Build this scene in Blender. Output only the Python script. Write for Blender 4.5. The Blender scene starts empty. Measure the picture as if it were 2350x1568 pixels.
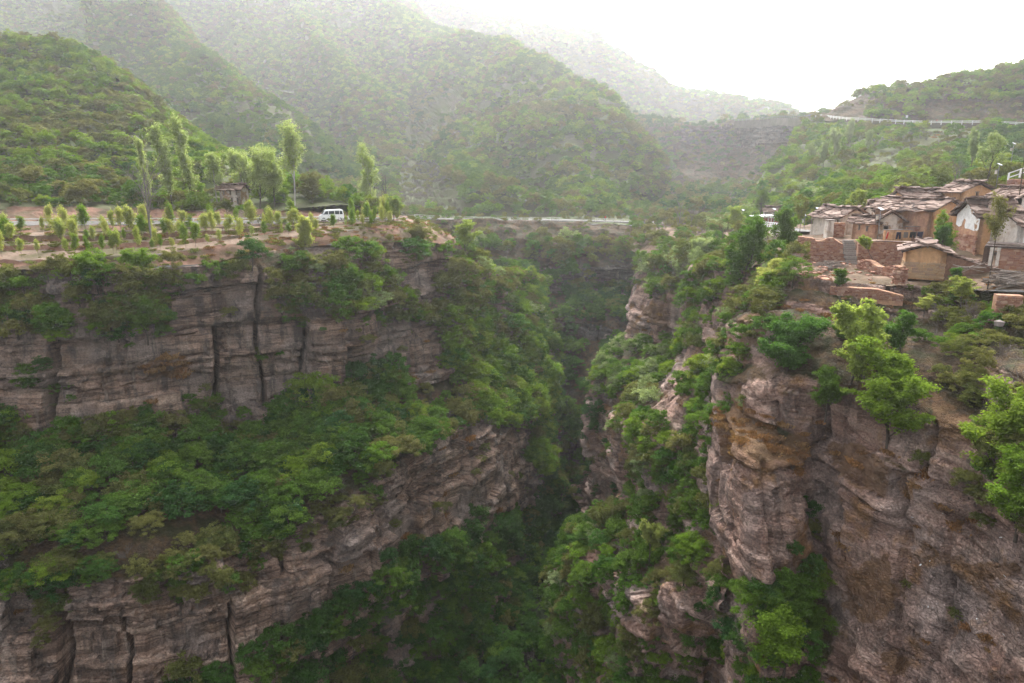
import bpy, math, random
import numpy as np
from mathutils import Vector, Matrix

SC = bpy.context.scene
COL = SC.collection
rng = np.random.default_rng(7)
random.seed(7)
R = math.radians

# ------------------------------------------------------------------ camera
PITCH = R(13.8)
FPX = 24.0 / 36.0 * 1024.0
cam_d = bpy.data.cameras.new('camera'); cam_d.lens = 24; cam_d.sensor_width = 36
cam_d.clip_start = 0.5; cam_d.clip_end = 6000
cam = bpy.data.objects.new('camera', cam_d); COL.objects.link(cam)
cam.location = (0, 0, 0); cam.rotation_euler = (math.pi / 2 - PITCH, 0, 0)
SC.camera = cam

# ------------------------------------------------------------------ sky, sun, exposure
SUN_EL, SUN_AZ = R(42), R(4)           # azimuth measured from +Y (straight ahead) towards +X
W = bpy.data.worlds.new('World'); SC.world = W; W.use_nodes = True
nt = W.node_tree; nt.nodes.clear()
wo = nt.nodes.new('ShaderNodeOutputWorld'); bg = nt.nodes.new('ShaderNodeBackground')
sky = nt.nodes.new('ShaderNodeTexSky'); sky.sky_type = 'NISHITA'; sky.sun_disc = False
sky.sun_elevation = SUN_EL; sky.sun_rotation = SUN_AZ
sky.air_density = 1.0; sky.dust_density = 6.0; sky.ozone_density = 1.0
hs = nt.nodes.new('ShaderNodeHueSaturation'); hs.inputs['Saturation'].default_value = 0.16
nt.links.new(sky.outputs[0], hs.inputs['Color']); nt.links.new(hs.outputs[0], bg.inputs[0])
bg.inputs[1].default_value = 0.15
nt.links.new(bg.outputs[0], wo.inputs[0])
sun_d = bpy.data.lights.new('sun', 'SUN'); sun_d.energy = 0.9; sun_d.angle = R(40); sun_d.color = (1.0, 0.95, 0.88)
sun = bpy.data.objects.new('sun', sun_d); COL.objects.link(sun)
sd = Vector((math.sin(SUN_AZ) * math.cos(SUN_EL), math.cos(SUN_AZ) * math.cos(SUN_EL), math.sin(SUN_EL)))
sun.rotation_euler = sd.to_track_quat('Z', 'Y').to_euler()
SC.view_settings.view_transform = 'Standard'; SC.view_settings.look = 'None'
SC.view_settings.gamma = 1.0; SC.view_settings.exposure = 1.75
SC.view_settings.use_curve_mapping = False
SC.render.engine = 'CYCLES'
cy = SC.cycles
cy.use_denoising = True
try: cy.denoiser = 'OPENIMAGEDENOISE'
except Exception: pass
cy.max_bounces = 6; cy.diffuse_bounces = 3; cy.glossy_bounces = 1; cy.transmission_bounces = 3
cy.volume_bounces = 2; cy.transparent_max_bounces = 4
cy.caustics_reflective = False; cy.caustics_refractive = False

# ------------------------------------------------------------------ pixel <-> world (pixels of a 2350 wide picture)
KD = 1024.0 / 2350.0
CP, SP = math.cos(PITCH), math.sin(PITCH)
def P(x, y, d):
    """world point seen at picture position (x, y); d > 0 is its distance along +Y, d < 0 its height z"""
    a = (x * KD - 512.0) / FPX; b = (341.5 - y * KD) / FPX
    dx, dy, dz = a, CP + b * SP, -SP + b * CP
    t = d / dy if d > 0 else d / dz
    return np.array((dx * t, dy * t, dz * t))
def V3(x, y, d): return Vector(P(x, y, d))
def proj(p):
    p = np.asarray(p); X, Y, Z = p[..., 0], p[..., 1], p[..., 2]
    dep = Y * CP - Z * SP; up = Y * SP + Z * CP
    dep = np.where(dep < 0.5, 0.5, dep)
    return (512 + FPX * X / dep) / KD, (341.5 - FPX * up / dep) / KD, dep

# ------------------------------------------------------------------ noise
def h3(ix, iy, iz, s=0):
    with np.errstate(over='ignore'):
        n = (ix.astype(np.int64) * 374761393 + iy.astype(np.int64) * 668265263 + iz.astype(np.int64) * 2147483647 + s * 974711) & 0xffffffff
        n = ((n ^ (n >> 13)) * 1274126177) & 0xffffffff
        n = ((n ^ (n >> 16)) * 2246822519) & 0xffffffff
        n = n ^ (n >> 15)
    return (n & 0xffffff) / float(0x1000000)
def vnoise(p, s=0):
    i = np.floor(p).astype(np.int64); f = p - i; f = f * f * (3 - 2 * f)
    x, y, z = i[..., 0], i[..., 1], i[..., 2]; fx, fy, fz = f[..., 0], f[..., 1], f[..., 2]
    r = 0
    for a in (0, 1):
        for b in (0, 1):
            for c in (0, 1):
                r = r + h3(x + a, y + b, z + c, s) * (fx if a else 1 - fx) * (fy if b else 1 - fy) * (fz if c else 1 - fz)
    return r * 2 - 1
def fbm(p, sc=1.0, oc=4, s=0, gain=0.5):
    r = 0; a = 1.0; p = np.asarray(p) * sc
    for o in range(oc):
        r = r + a * vnoise(p, s + o * 17); p = p * 2.03 + 11.3; a *= gain
    return r
def smooth(a, b, x):
    t = np.clip((x - a) / (b - a), 0, 1); return t * t * (3 - 2 * t)

def pchip(t, y, q):
    t = np.asarray(t, float); y = np.asarray(y, float)
    h = np.diff(t); sh = (-1,) + (1,) * (y.ndim - 1)
    dl = np.diff(y, axis=0) / h.reshape(sh)
    m = np.zeros_like(y)
    if len(t) > 2:
        a, b = dl[:-1], dl[1:]
        w1 = (2 * h[1:] + h[:-1]).reshape(sh); w2 = (h[1:] + 2 * h[:-1]).reshape(sh)
        ok = a * b > 0
        with np.errstate(divide='ignore', invalid='ignore'):
            mm = (w1 + w2) / (w1 / a + w2 / b)
        m[1:-1] = np.where(ok, mm, 0)
    m[0] = dl[0]; m[-1] = dl[-1]
    k = np.clip(np.searchsorted(t, q, side='right') - 1, 0, len(h) - 1)
    hh = h[k]; s = ((q - t[k]) / hh).reshape(sh); hh = hh.reshape(sh)
    return ((1 + 2 * s) * (1 - s) ** 2 * y[k] + s * (1 - s) ** 2 * hh * m[k]
            + s * s * (3 - 2 * s) * y[k + 1] + s * s * (s - 1) * hh * m[k + 1])

# ------------------------------------------------------------------ custom properties
def tag(o, label=None, cat=None, group=None, kind=None):
    if label: o['label'] = label
    if cat: o['category'] = cat
    if group: o['group'] = group
    if kind: o['kind'] = kind
    return o

def mesh_np(name, verts, faces, mat=None, attrs=None, smooth_sh=False, nper=4):
    """mesh from numpy arrays; faces (n, nper)"""
    me = bpy.data.meshes.new(name)
    verts = np.ascontiguousarray(verts, dtype=np.float32).reshape(-1, 3)
    faces = np.ascontiguousarray(faces, dtype=np.int32).reshape(-1, nper)
    me.vertices.add(len(verts)); me.vertices.foreach_set('co', verts.ravel())
    me.loops.add(faces.size); me.loops.foreach_set('vertex_index', faces.ravel())
    me.polygons.add(len(faces)); me.polygons.foreach_set('loop_start', np.arange(0, faces.size, nper, dtype=np.int32))
    for k, v in (attrs or {}).items():
        a = me.attributes.new(k, 'FLOAT', 'POINT'); a.data.foreach_set('value', np.ascontiguousarray(v, dtype=np.float32).ravel())
    me.polygons.foreach_set('use_smooth', np.full(len(faces), smooth_sh, dtype=bool))
    if mat: me.materials.append(mat)
    me.update(calc_edges=True); me.validate()
    return me
def link(name, me, parent=None, loc=None):
    o = bpy.data.objects.new(name, me); COL.objects.link(o)
    if parent: o.parent = parent
    if loc is not None: o.location = loc
    return o
def empty(name, loc=(0, 0, 0), rz=0.0):
    o = bpy.data.objects.new(name, None); COL.objects.link(o); o.location = loc; o.rotation_euler = (0, 0, rz)
    o.empty_display_size = 0.3
    return o

# ------------------------------------------------------------------ materials
def newmat(name):
    m = bpy.data.materials.new(name); m.use_nodes = True
    t = m.node_tree; t.nodes.clear()
    out = t.nodes.new('ShaderNodeOutputMaterial')
    return m, t, out
def nd(t, typ, **kw):
    n = t.nodes.new(typ)
    for k, v in kw.items():
        if k in n.inputs.keys(): n.inputs[k].default_value = v
        else: setattr(n, k, v)
    return n
def mixc(t, fac, a, b, mode='MIX'):
    n = t.nodes.new('ShaderNodeMix'); n.data_type = 'RGBA'; n.blend_type = mode
    def put(i, v):
        if isinstance(v, (int, float)): n.inputs[i].default_value = v
        elif isinstance(v, tuple): n.inputs[i].default_value = (v[0], v[1], v[2], 1)
        else: t.links.new(v, n.inputs[i])
    put(0, fac); put(6, a); put(7, b)
    return n.outputs[2]
def noise(t, vec, scale, detail=3.0, rough=0.55):
    n = t.nodes.new('ShaderNodeTexNoise'); n.inputs['Scale'].default_value = scale
    n.inputs['Detail'].default_value = detail; n.inputs['Roughness'].default_value = rough
    if vec is not None: t.links.new(vec, n.inputs['Vector'])
    return n.outputs[0]
def remap(t, v, a, b, lo=0.0, hi=1.0):
    n = t.nodes.new('ShaderNodeMapRange'); n.inputs[1].default_value = a; n.inputs[2].default_value = b
    n.inputs[3].default_value = lo; n.inputs[4].default_value = hi; t.links.new(v, n.inputs[0])
    return n.outputs[0]
def math2(t, op, a, b):
    n = t.nodes.new('ShaderNodeMath'); n.operation = op
    for i, v in ((0, a), (1, b)):
        if isinstance(v, (int, float)): n.inputs[i].default_value = v
        else: t.links.new(v, n.inputs[i])
    return n.outputs[0]
def scaled(t, vec, s):
    n = t.nodes.new('ShaderNodeVectorMath'); n.operation = 'MULTIPLY'; n.inputs[1].default_value = s
    t.links.new(vec, n.inputs[0]); return n.outputs[0]
def pos(t): return t.nodes.new('ShaderNodeNewGeometry').outputs['Position']
def attr(t, name):
    n = t.nodes.new('ShaderNodeAttribute'); n.attribute_name = name; return n.outputs['Fac']

def mat_rock(name, cols, grey, ochre_amt=0.5, streak=0.6, b2=0.7, pale=0.5, soilc=((0.085, 0.062, 0.045), (0.15, 0.095, 0.05), (0.05, 0.058, 0.025))):
    m, t, out = newmat(name); p = pos(t)
    warp = noise(t, p, 0.12, 2)
    band = noise(t, scaled(t, p, (0.10, 0.10, 0.7)), 1.0, 6, 0.7)
    band2 = noise(t, scaled(t, p, (0.12, 0.12, 3.0)), 1.0, 3, 0.6)
    ramp = t.nodes.new('ShaderNodeValToRGB'); t.links.new(band, ramp.inputs[0])
    e = ramp.color_ramp.elements; e[0].position = 0.3; e[0].color = (*cols[0], 1); e[1].position = 0.7; e[1].color = (*cols[2], 1)
    k = e.new(0.5); k.color = (*cols[1], 1)
    c = ramp.outputs[0]
    c = mixc(t, remap(t, band2, 0.49, 0.55, 0.0, b2), c, (cols[0][0] * 0.5, cols[0][1] * 0.5, cols[0][2] * 0.52))
    c = mixc(t, remap(t, warp, 0.45, 0.62, 0.0, 0.85), c, grey)
    st = noise(t, scaled(t, p, (0.7, 0.7, 0.07)), 1.0, 4, 0.6)
    c = mixc(t, remap(t, st, 0.5, 0.62, 0.0, streak), c, (0.055, 0.052, 0.052))
    st2 = noise(t, scaled(t, p, (1.3, 1.3, 0.1)), 1.0, 3, 0.6)
    c = mixc(t, remap(t, st2, 0.56, 0.68, 0.0, pale), c, (0.42, 0.34, 0.28))
    oc = noise(t, p, 0.3, 4, 0.6)
    c = mixc(t, remap(t, oc, 0.56, 0.68, 0.0, ochre_amt), c, (0.30, 0.165, 0.075))
    wv = t.nodes.new('ShaderNodeVectorMath'); wv.operation = 'ADD'; t.links.new(scaled(t, p, (0.5, 0.5, 1.25)), wv.inputs[0])
    nz = t.nodes.new('ShaderNodeTexNoise'); nz.inputs['Scale'].default_value = 0.6; nz.inputs['Detail'].default_value = 4; t.links.new(p, nz.inputs['Vector'])
    t.links.new(scaled(t, nz.outputs['Color'], (0.9, 0.9, 0.9)), wv.inputs[1])
    vo = t.nodes.new('ShaderNodeTexVoronoi'); vo.inputs['Scale'].default_value = 1.0; t.links.new(wv.outputs[0], vo.inputs['Vector'])
    vc = t.nodes.new('ShaderNodeSeparateColor'); t.links.new(vo.outputs['Color'], vc.inputs[0])
    c = mixc(t, 1.0, c, remapcol(t, vc.outputs[0], 0, 1, 0.68, 1.3), 'MULTIPLY')
    ve = t.nodes.new('ShaderNodeTexVoronoi'); ve.feature = 'DISTANCE_TO_EDGE'; t.links.new(wv.outputs[0], ve.inputs['Vector'])
    edge = remap(t, ve.outputs['Distance'], 0.0, 0.09)
    fine = noise(t, p, 5.0, 4, 0.7)
    c = mixc(t, 1.0, c, remapcol(t, fine, 0.25, 0.75, 0.45, 1.5), 'MULTIPLY')
    so = attr(t, 'soil'); dry = attr(t, 'dry')
    n1 = noise(t, p, 1.1, 4, 0.65); n2 = noise(t, p, 0.35, 3)
    sc_ = mixc(t, remap(t, n1, 0.4, 0.62), soilc[0], soilc[1])
    sc_ = mixc(t, remap(t, n2, 0.45, 0.6, 0, 0.8), sc_, soilc[2])
    dg = mixc(t, remap(t, n1, 0.35, 0.65), (0.13, 0.072, 0.04), (0.23, 0.135, 0.075))
    f = math2(t, 'ADD', so, remap(t, n1, 0.3, 0.7, -0.3, 0.3))
    c = mixc(t, remap(t, f, 0.3, 0.7), c, sc_)
    f2 = math2(t, 'ADD', dry, remap(t, n1, 0.3, 0.7, -0.35, 0.35))
    c = mixc(t, remap(t, f2, 0.5, 0.8, 0.0, 0.8), c, dg)
    b = nd(t, 'ShaderNodeBsdfPrincipled', Roughness=0.92); b.inputs['Specular IOR Level'].default_value = 0.15
    t.links.new(c, b.inputs['Base Color'])
    bn = noise(t, scaled(t, p, (2.0, 2.0, 5.5)), 1.0, 5, 0.7)
    bu = nd(t, 'ShaderNodeBump', Strength=1.0, Distance=0.35); t.links.new(math2(t, 'ADD', math2(t, 'MULTIPLY', bn, 0.7), math2(t, 'ADD', math2(t, 'MULTIPLY', edge, 0.45), math2(t, 'MULTIPLY', vc.outputs[1], 0.5))), bu.inputs['Height'])
    t.links.new(bu.outputs[0], b.inputs['Normal']); t.links.new(b.outputs[0], out.inputs[0])
    return m
def remapcol(t, v, a, b, lo, hi):
    r = remap(t, v, a, b, lo, hi)
    n = t.nodes.new('ShaderNodeCombineColor')
    for i in range(3): t.links.new(r, n.inputs[i])
    return n.outputs[0]

def mat_ground(name, c1, c2, c3, sc1=0.5, sc2=0.08, bump=0.12, rough=0.95):
    m, t, out = newmat(name); p = pos(t)
    a = noise(t, p, sc1, 5, 0.65); b_ = noise(t, p, sc2, 3); f = noise(t, p, 4.0, 3, 0.7)
    c = mixc(t, remap(t, a, 0.38, 0.62), c1, c2)
    c = mixc(t, remap(t, b_, 0.45, 0.6), c, c3)
    c = mixc(t, 1.0, c, remapcol(t, f, 0.25, 0.75, 0.7, 1.3), 'MULTIPLY')
    b = nd(t, 'ShaderNodeBsdfPrincipled', Roughness=rough); b.inputs['Specular IOR Level'].default_value = 0.15
    t.links.new(c, b.inputs['Base Color'])
    bu = nd(t, 'ShaderNodeBump', Strength=0.8, Distance=bump); t.links.new(noise(t, p, 1.5, 5, 0.7), bu.inputs['Height'])
    t.links.new(bu.outputs[0], b.inputs['Normal']); t.links.new(b.outputs[0], out.inputs[0])
    return m

def mat_leaf(name, cols, trans=0.35):
    """cols: colours a plant of this kind may have; one draw per plant, small change per leaf"""
    m, t, out = newmat(name)
    oi = t.nodes.new('ShaderNodeObjectInfo')
    ramp = t.nodes.new('ShaderNodeValToRGB'); t.links.new(oi.outputs['Random'], ramp.inputs[0])
    e = ramp.color_ramp.elements
    e[0].position = 0; e[0].color = (*cols[0], 1); e[1].position = 1; e[1].color = (*cols[-1], 1)
    for i, c in enumerate(cols[1:-1]): e.new((i + 1) / (len(cols) - 1)).color = (*c, 1)
    tint = attr(t, 'tint')
    c = mixc(t, 1.0, ramp.outputs[0], remapcol(t, tint, 0, 1, 0.62, 1.4), 'MULTIPLY')
    d = nd(t, 'ShaderNodeBsdfDiffuse'); tr = nd(t, 'ShaderNodeBsdfTranslucent')
    t.links.new(c, d.inputs[0])
    ct = mixc(t, 1.0, c, (1.25, 1.25, 0.7), 'MULTIPLY'); t.links.new(ct, tr.inputs[0])
    mx = nd(t, 'ShaderNodeMixShader'); mx.inputs[0].default_value = trans
    t.links.new(d.outputs[0], mx.inputs[1]); t.links.new(tr.outputs[0], mx.inputs[2]); t.links.new(mx.outputs[0], out.inputs[0])
    return m
def mat_plain(name, col, rough=0.8, var=0.25, scale=3.0, spec=0.3, metal=0.0, bump=0.0, objvar=0.0, cols2=None):
    m, t, out = newmat(name); p = nd(t, 'ShaderNodeTexCoord').outputs['Object']
    n = noise(t, p, scale, 5, 0.65)
    c = mixc(t, remap(t, n, 0.3, 0.7), tuple(x * (1 - var) for x in col), tuple(min(1, x * (1 + var)) for x in col))
    if cols2:
        oi = t.nodes.new('ShaderNodeObjectInfo'); ramp = t.nodes.new('ShaderNodeValToRGB'); t.links.new(oi.outputs['Random'], ramp.inputs[0])
        e = ramp.color_ramp.elements; e[0].position = 0; e[0].color = (*cols2[0], 1); e[1].position = 1; e[1].color = (*cols2[-1], 1)
        for i, cc in enumerate(cols2[1:-1]): e.new((i + 1) / (len(cols2) - 1)).color = (*cc, 1)
        c = mixc(t, 1.0, ramp.outputs[0], remapcol(t, n, 0.3, 0.7, 1 - var, 1 + var), 'MULTIPLY')
    b = nd(t, 'ShaderNodeBsdfPrincipled', Roughness=rough, Metallic=metal); b.inputs['Specular IOR Level'].default_value = spec
    t.links.new(c, b.inputs['Base Color'])
    if bump:
        bu = nd(t, 'ShaderNodeBump', Strength=0.8, Distance=bump); t.links.new(noise(t, p, scale * 3, 4, 0.7), bu.inputs['Height']); t.links.new(bu.outputs[0], b.inputs['Normal'])
    t.links.new(b.outputs[0], out.inputs[0])
    return m

ROCK_LEFT = mat_rock('rock_left', ((0.23, 0.152, 0.115), (0.41, 0.278, 0.212), (0.55, 0.41, 0.32)), (0.31, 0.25, 0.22), 0.25, 0.65)
ROCK_RIGHT = mat_rock('rock_right', ((0.25, 0.14, 0.11), (0.41, 0.265, 0.21), (0.54, 0.40, 0.33)), (0.37, 0.29, 0.26), 0.85, 0.45, 0.45, 0.15)
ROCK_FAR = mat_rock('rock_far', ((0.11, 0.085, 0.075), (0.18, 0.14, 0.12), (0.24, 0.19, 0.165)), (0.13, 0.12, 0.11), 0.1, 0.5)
HILL_SOIL = mat_ground('hill_soil', (0.08, 0.095, 0.04), (0.105, 0.105, 0.055), (0.07, 0.095, 0.032))
FIELD_SOIL = mat_ground('field_soil', (0.20, 0.14, 0.105), (0.24, 0.175, 0.13), (0.12, 0.105, 0.055), 0.6, 0.15)
BANK_SOIL = mat_ground('bank_soil', (0.16, 0.085, 0.06), (0.22, 0.125, 0.085), (0.10, 0.075, 0.045), 0.7, 0.2)
YARD_SOIL = mat_ground('yard_soil', (0.17, 0.11, 0.078), (0.24, 0.165, 0.115), (0.11, 0.08, 0.05), 0.6, 0.2)
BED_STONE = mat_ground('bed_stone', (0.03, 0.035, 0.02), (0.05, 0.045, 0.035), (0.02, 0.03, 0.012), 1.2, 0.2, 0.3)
# ------------------------------------------------------------------ terrain sheets
SHEETS = {}
def sheet(rows, res, flip=None):
    """rows of control points -> fine grid of points, unit normals, arc length along u"""
    C = np.array([[P(*q) for q in r] for r in rows])
    nr, nc, _ = C.shape
    du = np.linalg.norm(np.diff(C, axis=1), axis=2).mean(0); dv = np.linalg.norm(np.diff(C, axis=0), axis=2).mean(1)
    ku = np.maximum(1, np.round(du / res)).astype(int); kv = np.maximum(1, np.round(dv / res)).astype(int)
    tu = np.concatenate([np.arange(k) / k + i for i, k in enumerate(ku)] + [[nc - 1]])
    tv = np.concatenate([np.arange(k) / k + i for i, k in enumerate(kv)] + [[nr - 1]])
    A = pchip(np.arange(nc), C.transpose(1, 0, 2), tu)          # (U, nr, 3)
    G = pchip(np.arange(nr), A.transpose(1, 0, 2), tv)          # (V, U, 3)
    return G
def normals(G):
    a = np.gradient(G, axis=1); b = np.gradient(G, axis=0)
    n = np.cross(b, a); l = np.linalg.norm(n, axis=2, keepdims=True); n = n / np.maximum(l, 1e-9)
    return n
def orient(G, n):
    s = (n * -G).sum(2)
    return n if np.median(s) > 0 else -n
LAYR = np.random.default_rng(3)
_th = np.where(LAYR.random(400) < 0.25, LAYR.uniform(1.2, 2.6, 400), LAYR.uniform(0.22, 0.9, 400))
LAY_Z = np.cumsum(_th) - 140.0
LAY_O = LAYR.random(401)
def rocky(G, amp=1.0, big=1.5, joint=1.0, dip=(0.0, 0.0), seed=0, colw=6.0, bed=1.0, crack=0.34, calm=None):
    """break a smooth sheet into beds, blocks and joint-bounded columns where it is steep"""
    n = orient(G, normals(G))
    steep = 1 - smooth(0.5, 0.82, np.abs(n[..., 2]))
    nh = n.copy(); nh[..., 2] *= 0.25; nh /= np.maximum(np.linalg.norm(nh, axis=2, keepdims=True), 1e-6)
    a = np.concatenate([np.zeros((G.shape[0], 1)), np.cumsum(np.linalg.norm(np.diff(G[..., :2], axis=1), axis=2), axis=1)], axis=1)
    a = a.mean(0, keepdims=True) * 0.7 + a * 0.3
    zz = G[..., 2] + dip[0] * G[..., 0] + dip[1] * G[..., 1] + 0.35 * fbm(G, 0.12, 3, seed)
    zz = zz / bed
    k = np.searchsorted(LAY_Z, zz)
    off = (LAY_O[k] - 0.5) * 1.0
    edge = np.minimum(np.abs(zz - LAY_Z[np.clip(k - 1, 0, 399)]), np.abs(LAY_Z[np.clip(k, 0, 399)] - zz))
    off = off - crack * (1 - smooth(0.05 / bed, 0.22 / bed, edge)) * (0.35 + 0.65 * smooth(-0.2, 0.3, fbm(G, 0.25, 2, seed + 61)))
    w = 0.9 + 2.2 * h3(k, k * 0 + 5, k * 0, seed)
    ci = np.floor(a / w + h3(k, k * 0, k * 0 + 9, seed) * 7 + 0.25 * fbm(G, 0.6, 2, seed + 4)).astype(int)
    off = off + (h3(ci, k, k * 0, seed) - 0.5) * 0.75
    aw = a + 1.6 * fbm(G * np.array((1, 1, 0.35)), 0.16, 3, seed + 8)
    cw = aw / colw + 0.0; cj = np.floor(cw).astype(int); fr = np.abs(cw - np.round(cw)) * colw
    tier = np.searchsorted(LAY_Z[::9], zz)
    col_h = h3(cj, tier, cj * 0 + 3, seed)
    off = off + joint * ((col_h - 0.5) * 1.7 - 1.3 * (1 - smooth(0.05, 0.45, fr)) * (h3(np.round(cw).astype(int), tier, cj * 0, seed + 2) > 0.62))
    if calm is not None:
        px, py, _ = proj(G); mk = inpoly(px, py, calm).astype(float)
        for _ in range(14): mk[1:-1, 1:-1] = (mk[:-2, 1:-1] + mk[2:, 1:-1] + mk[1:-1, :-2] + mk[1:-1, 2:] + mk[1:-1, 1:-1]) / 5
        off = off * (1 - 0.45 * mk) + mk * (0.45 * fbm(G * np.array((1, 1, .6)), 0.8, 4, seed + 70) - 0.35 * np.abs(fbm(G * np.array((.5, .5, 1.)), .5, 3, seed + 71)))
    low = fbm(G, 0.07, 3, seed + 20) * big
    fine = fbm(G, 0.9, 3, seed + 30) * 0.22
    d = steep * (off * amp + fine) + low * 0.8 + (1 - steep) * fbm(G, 0.35, 4, seed + 40) * 0.5
    fade = np.ones(G.shape[:2])
    return G + nh * (d * fade)[..., None], n, 1 - steep
def grid_faces(nv, nu):
    i = np.arange(nv * nu).reshape(nv, nu)
    return np.stack([i[:-1, :-1], i[:-1, 1:], i[1:, 1:], i[1:, :-1]], axis=-1).reshape(-1, 4)
def inpoly(x, y, poly):
    r = np.zeros(x.shape, bool); n = len(poly)
    for i in range(n):
        x1, y1 = poly[i]; x2, y2 = poly[(i + 1) % n]
        if y1 == y2: continue
        c = ((y1 > y) != (y2 > y)) & (x < (x2 - x1) * (y - y1) / (y2 - y1) + x1); r ^= c
    return r
def add_sheet(name, G, n0, soil, mat, dry=None, smooth_sh=False, key=None, kind='structure', parent=None):
    nv, nu, _ = G.shape
    f = grid_faces(nv, nu)
    s = (normals(G) * -G).sum(2)
    if np.median(s) < 0: f = f[:, ::-1]
    me = mesh_np(name, G.reshape(-1, 3), f, mat, {'soil': soil, 'dry': dry if dry is not None else np.zeros((nv, nu))}, smooth_sh)
    o = link(name, me, parent)
    if parent is None: tag(o, kind=kind)
    SHEETS[key or name] = (G, orient(G, normals(G)), n0)
    return o
DRY = [
    [(1650, 880), (1700, 930), (1780, 985), (1870, 1010), (1840, 1075), (1740, 1085), (1660, 1060), (1640, 980)],
    [(1890, 1010), (1990, 1020), (2060, 1090), (2040, 1150), (1960, 1120), (1900, 1060)],
    [(1990, 1290), (2040, 1250), (2060, 1400), (1990, 1440), (1930, 1400), (1940, 1320)],
    [(2180, 1290), (2350, 1290), (2350, 1330), (2230, 1330)],
    [(2010, 1500), (2060, 1480), (2110, 1530), (2050, 1568)],
    [(2130, 890), (2230, 960), (2250, 1020), (2150, 1010)],
    [(1870, 690), (1960, 700), (1950, 712), (1860, 705)],
    [(1690, 730), (1760, 700), (1760, 790), (1700, 800)],
    [(320, 830), (430, 820), (430, 870), (330, 870)],
    [(1460, 700), (1530, 700), (1540, 760), (1480, 740)],
]
def drymask(G):
    x, y, _ = proj(G); m = np.zeros(x.shape)
    for p in DRY: m = np.maximum(m, inpoly(x, y, p))
    # soften
    for _ in range(4):
        m[1:-1, 1:-1] = (m[:-2, 1:-1] + m[2:, 1:-1] + m[1:-1, :-2] + m[1:-1, 2:] + m[1:-1, 1:-1]) / 5
    return m

# ---- left wall of the gorge
L_ROWS = [
 [(-500,640,78),(-100,612,84),(150,622,84),(420,612,88),(620,575,96),(800,560,103),(950,556,112),(1050,565,122),(1105,610,130),(1170,640,146),(1250,640,170)],
 [(-500,800,74),(-100,780,80),(150,772,81),(420,690,86),(620,655,92),(800,770,95),(950,740,106),(1060,720,118),(1120,730,128),(1200,720,145),(1260,720,164)],
 [(-500,1000,72),(-100,985,78),(150,1010,79),(420,985,84),(620,1005,88),(800,885,95),(950,885,104),(1060,850,115),(1140,835,125),(1225,840,140),(1270,830,158)],
 [(-500,1400,55),(-100,1390,60),(150,1360,62),(420,1310,65),(620,1240,70),(800,1150,77),(920,1060,84),(1040,990,96),(1160,990,108),(1246,960,126),(1280,950,150)],
 [(-500,1650,54),(-100,1640,58),(150,1620,60),(420,1570,62),(620,1440,67),(800,1370,73),(920,1290,80),(1020,1230,89),(1130,1170,101),(1248,1120,118),(1285,1080,145)],
 [(-500,1850,-58),(-100,1820,-58),(150,1780,-57),(420,1700,-57),(640,1580,-56.5),(820,1480,-56),(950,1390,-57),(1060,1300,-57),(1160,1220,-58),(1258,1150,-60),(1292,1090,-58)],
 [(-500,2100,-69),(-100,2050,-69),(150,2000,-69),(420,1900,-69),(700,1790,-69),(900,1660,-69),(1050,1580,-69),(1135,1470,-69),(1205,1340,-69),(1270,1250,-69),(1300,1160,-69)],
]
# ---- head of the gorge
C_ROWS = [
 [(860,508,190),(1000,508,194),(1150,510,200),(1300,511,204),(1450,516,200),(1600,525,185),(1700,535,170)],
 [(860,545,182),(1000,542,186),(1150,543,190),(1300,544,194),(1450,548,190),(1600,560,176),(1700,570,162)],
 [(860,560,180),(1000,556,184),(1150,557,188),(1300,558,192),(1450,562,188),(1600,574,174),(1700,584,160)],
 [(860,620,170),(1000,610,174),(1150,612,178),(1300,618,182),(1450,612,182),(1580,630,168),(1700,640,154)],
 [(860,690,166),(1000,680,170),(1150,680,174),(1300,672,180),(1450,690,178),(1560,700,164),(1700,710,150)],
 [(900,750,155),(1040,745,158),(1180,740,162),(1300,735,166),(1440,750,164),(1540,780,154),(1660,790,146)],
 [(920,790,154),(1060,785,156),(1190,785,160),(1300,775,164),(1430,790,161),(1520,830,152),(1640,840,144)],
 [(1000,890,146),(1120,890,147),(1220,890,149),(1310,890,151),(1400,890,149),(1480,930,144),(1600,940,138)],
 [(1060,1010,-56),(1160,1010,-56),(1240,1010,-56),(1310,1010,-56),(1375,1010,-56),(1450,1040,-56),(1560,1050,-56)],
 [(1100,1150,-69),(1200,1150,-69),(1260,1150,-69),(1310,1150,-69),(1360,1150,-69),(1430,1170,-69),(1540,1180,-69)],
]
# ---- far spur on the right
R3_ROWS = [
 [(1570,565,160),(1510,600,138),(1550,592,128),(1620,585,118),(1720,590,105)],
 [(1520,640,158),(1462,690,134),(1530,700,123),(1620,715,112),(1700,730,100)],
 [(1510,740,155),(1462,772,130),(1540,785,120),(1620,800,110),(1700,810,98)],
 [(1430,820,146),(1350,885,124),(1430,890,113),(1540,890,104),(1640,900,95)],
 [(1440,950,142),(1352,930,122),(1425,960,112),(1520,1000,102),(1620,1000,93)],
 [(1440,1100,138),(1345,1030,120),(1400,1070,110),(1500,1110,100),(1600,1110,92)],
 [(1400,1180,-67),(1318,1150,-67),(1350,1210,-67),(1450,1280,-67),(1560,1280,-67)],
]
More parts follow.
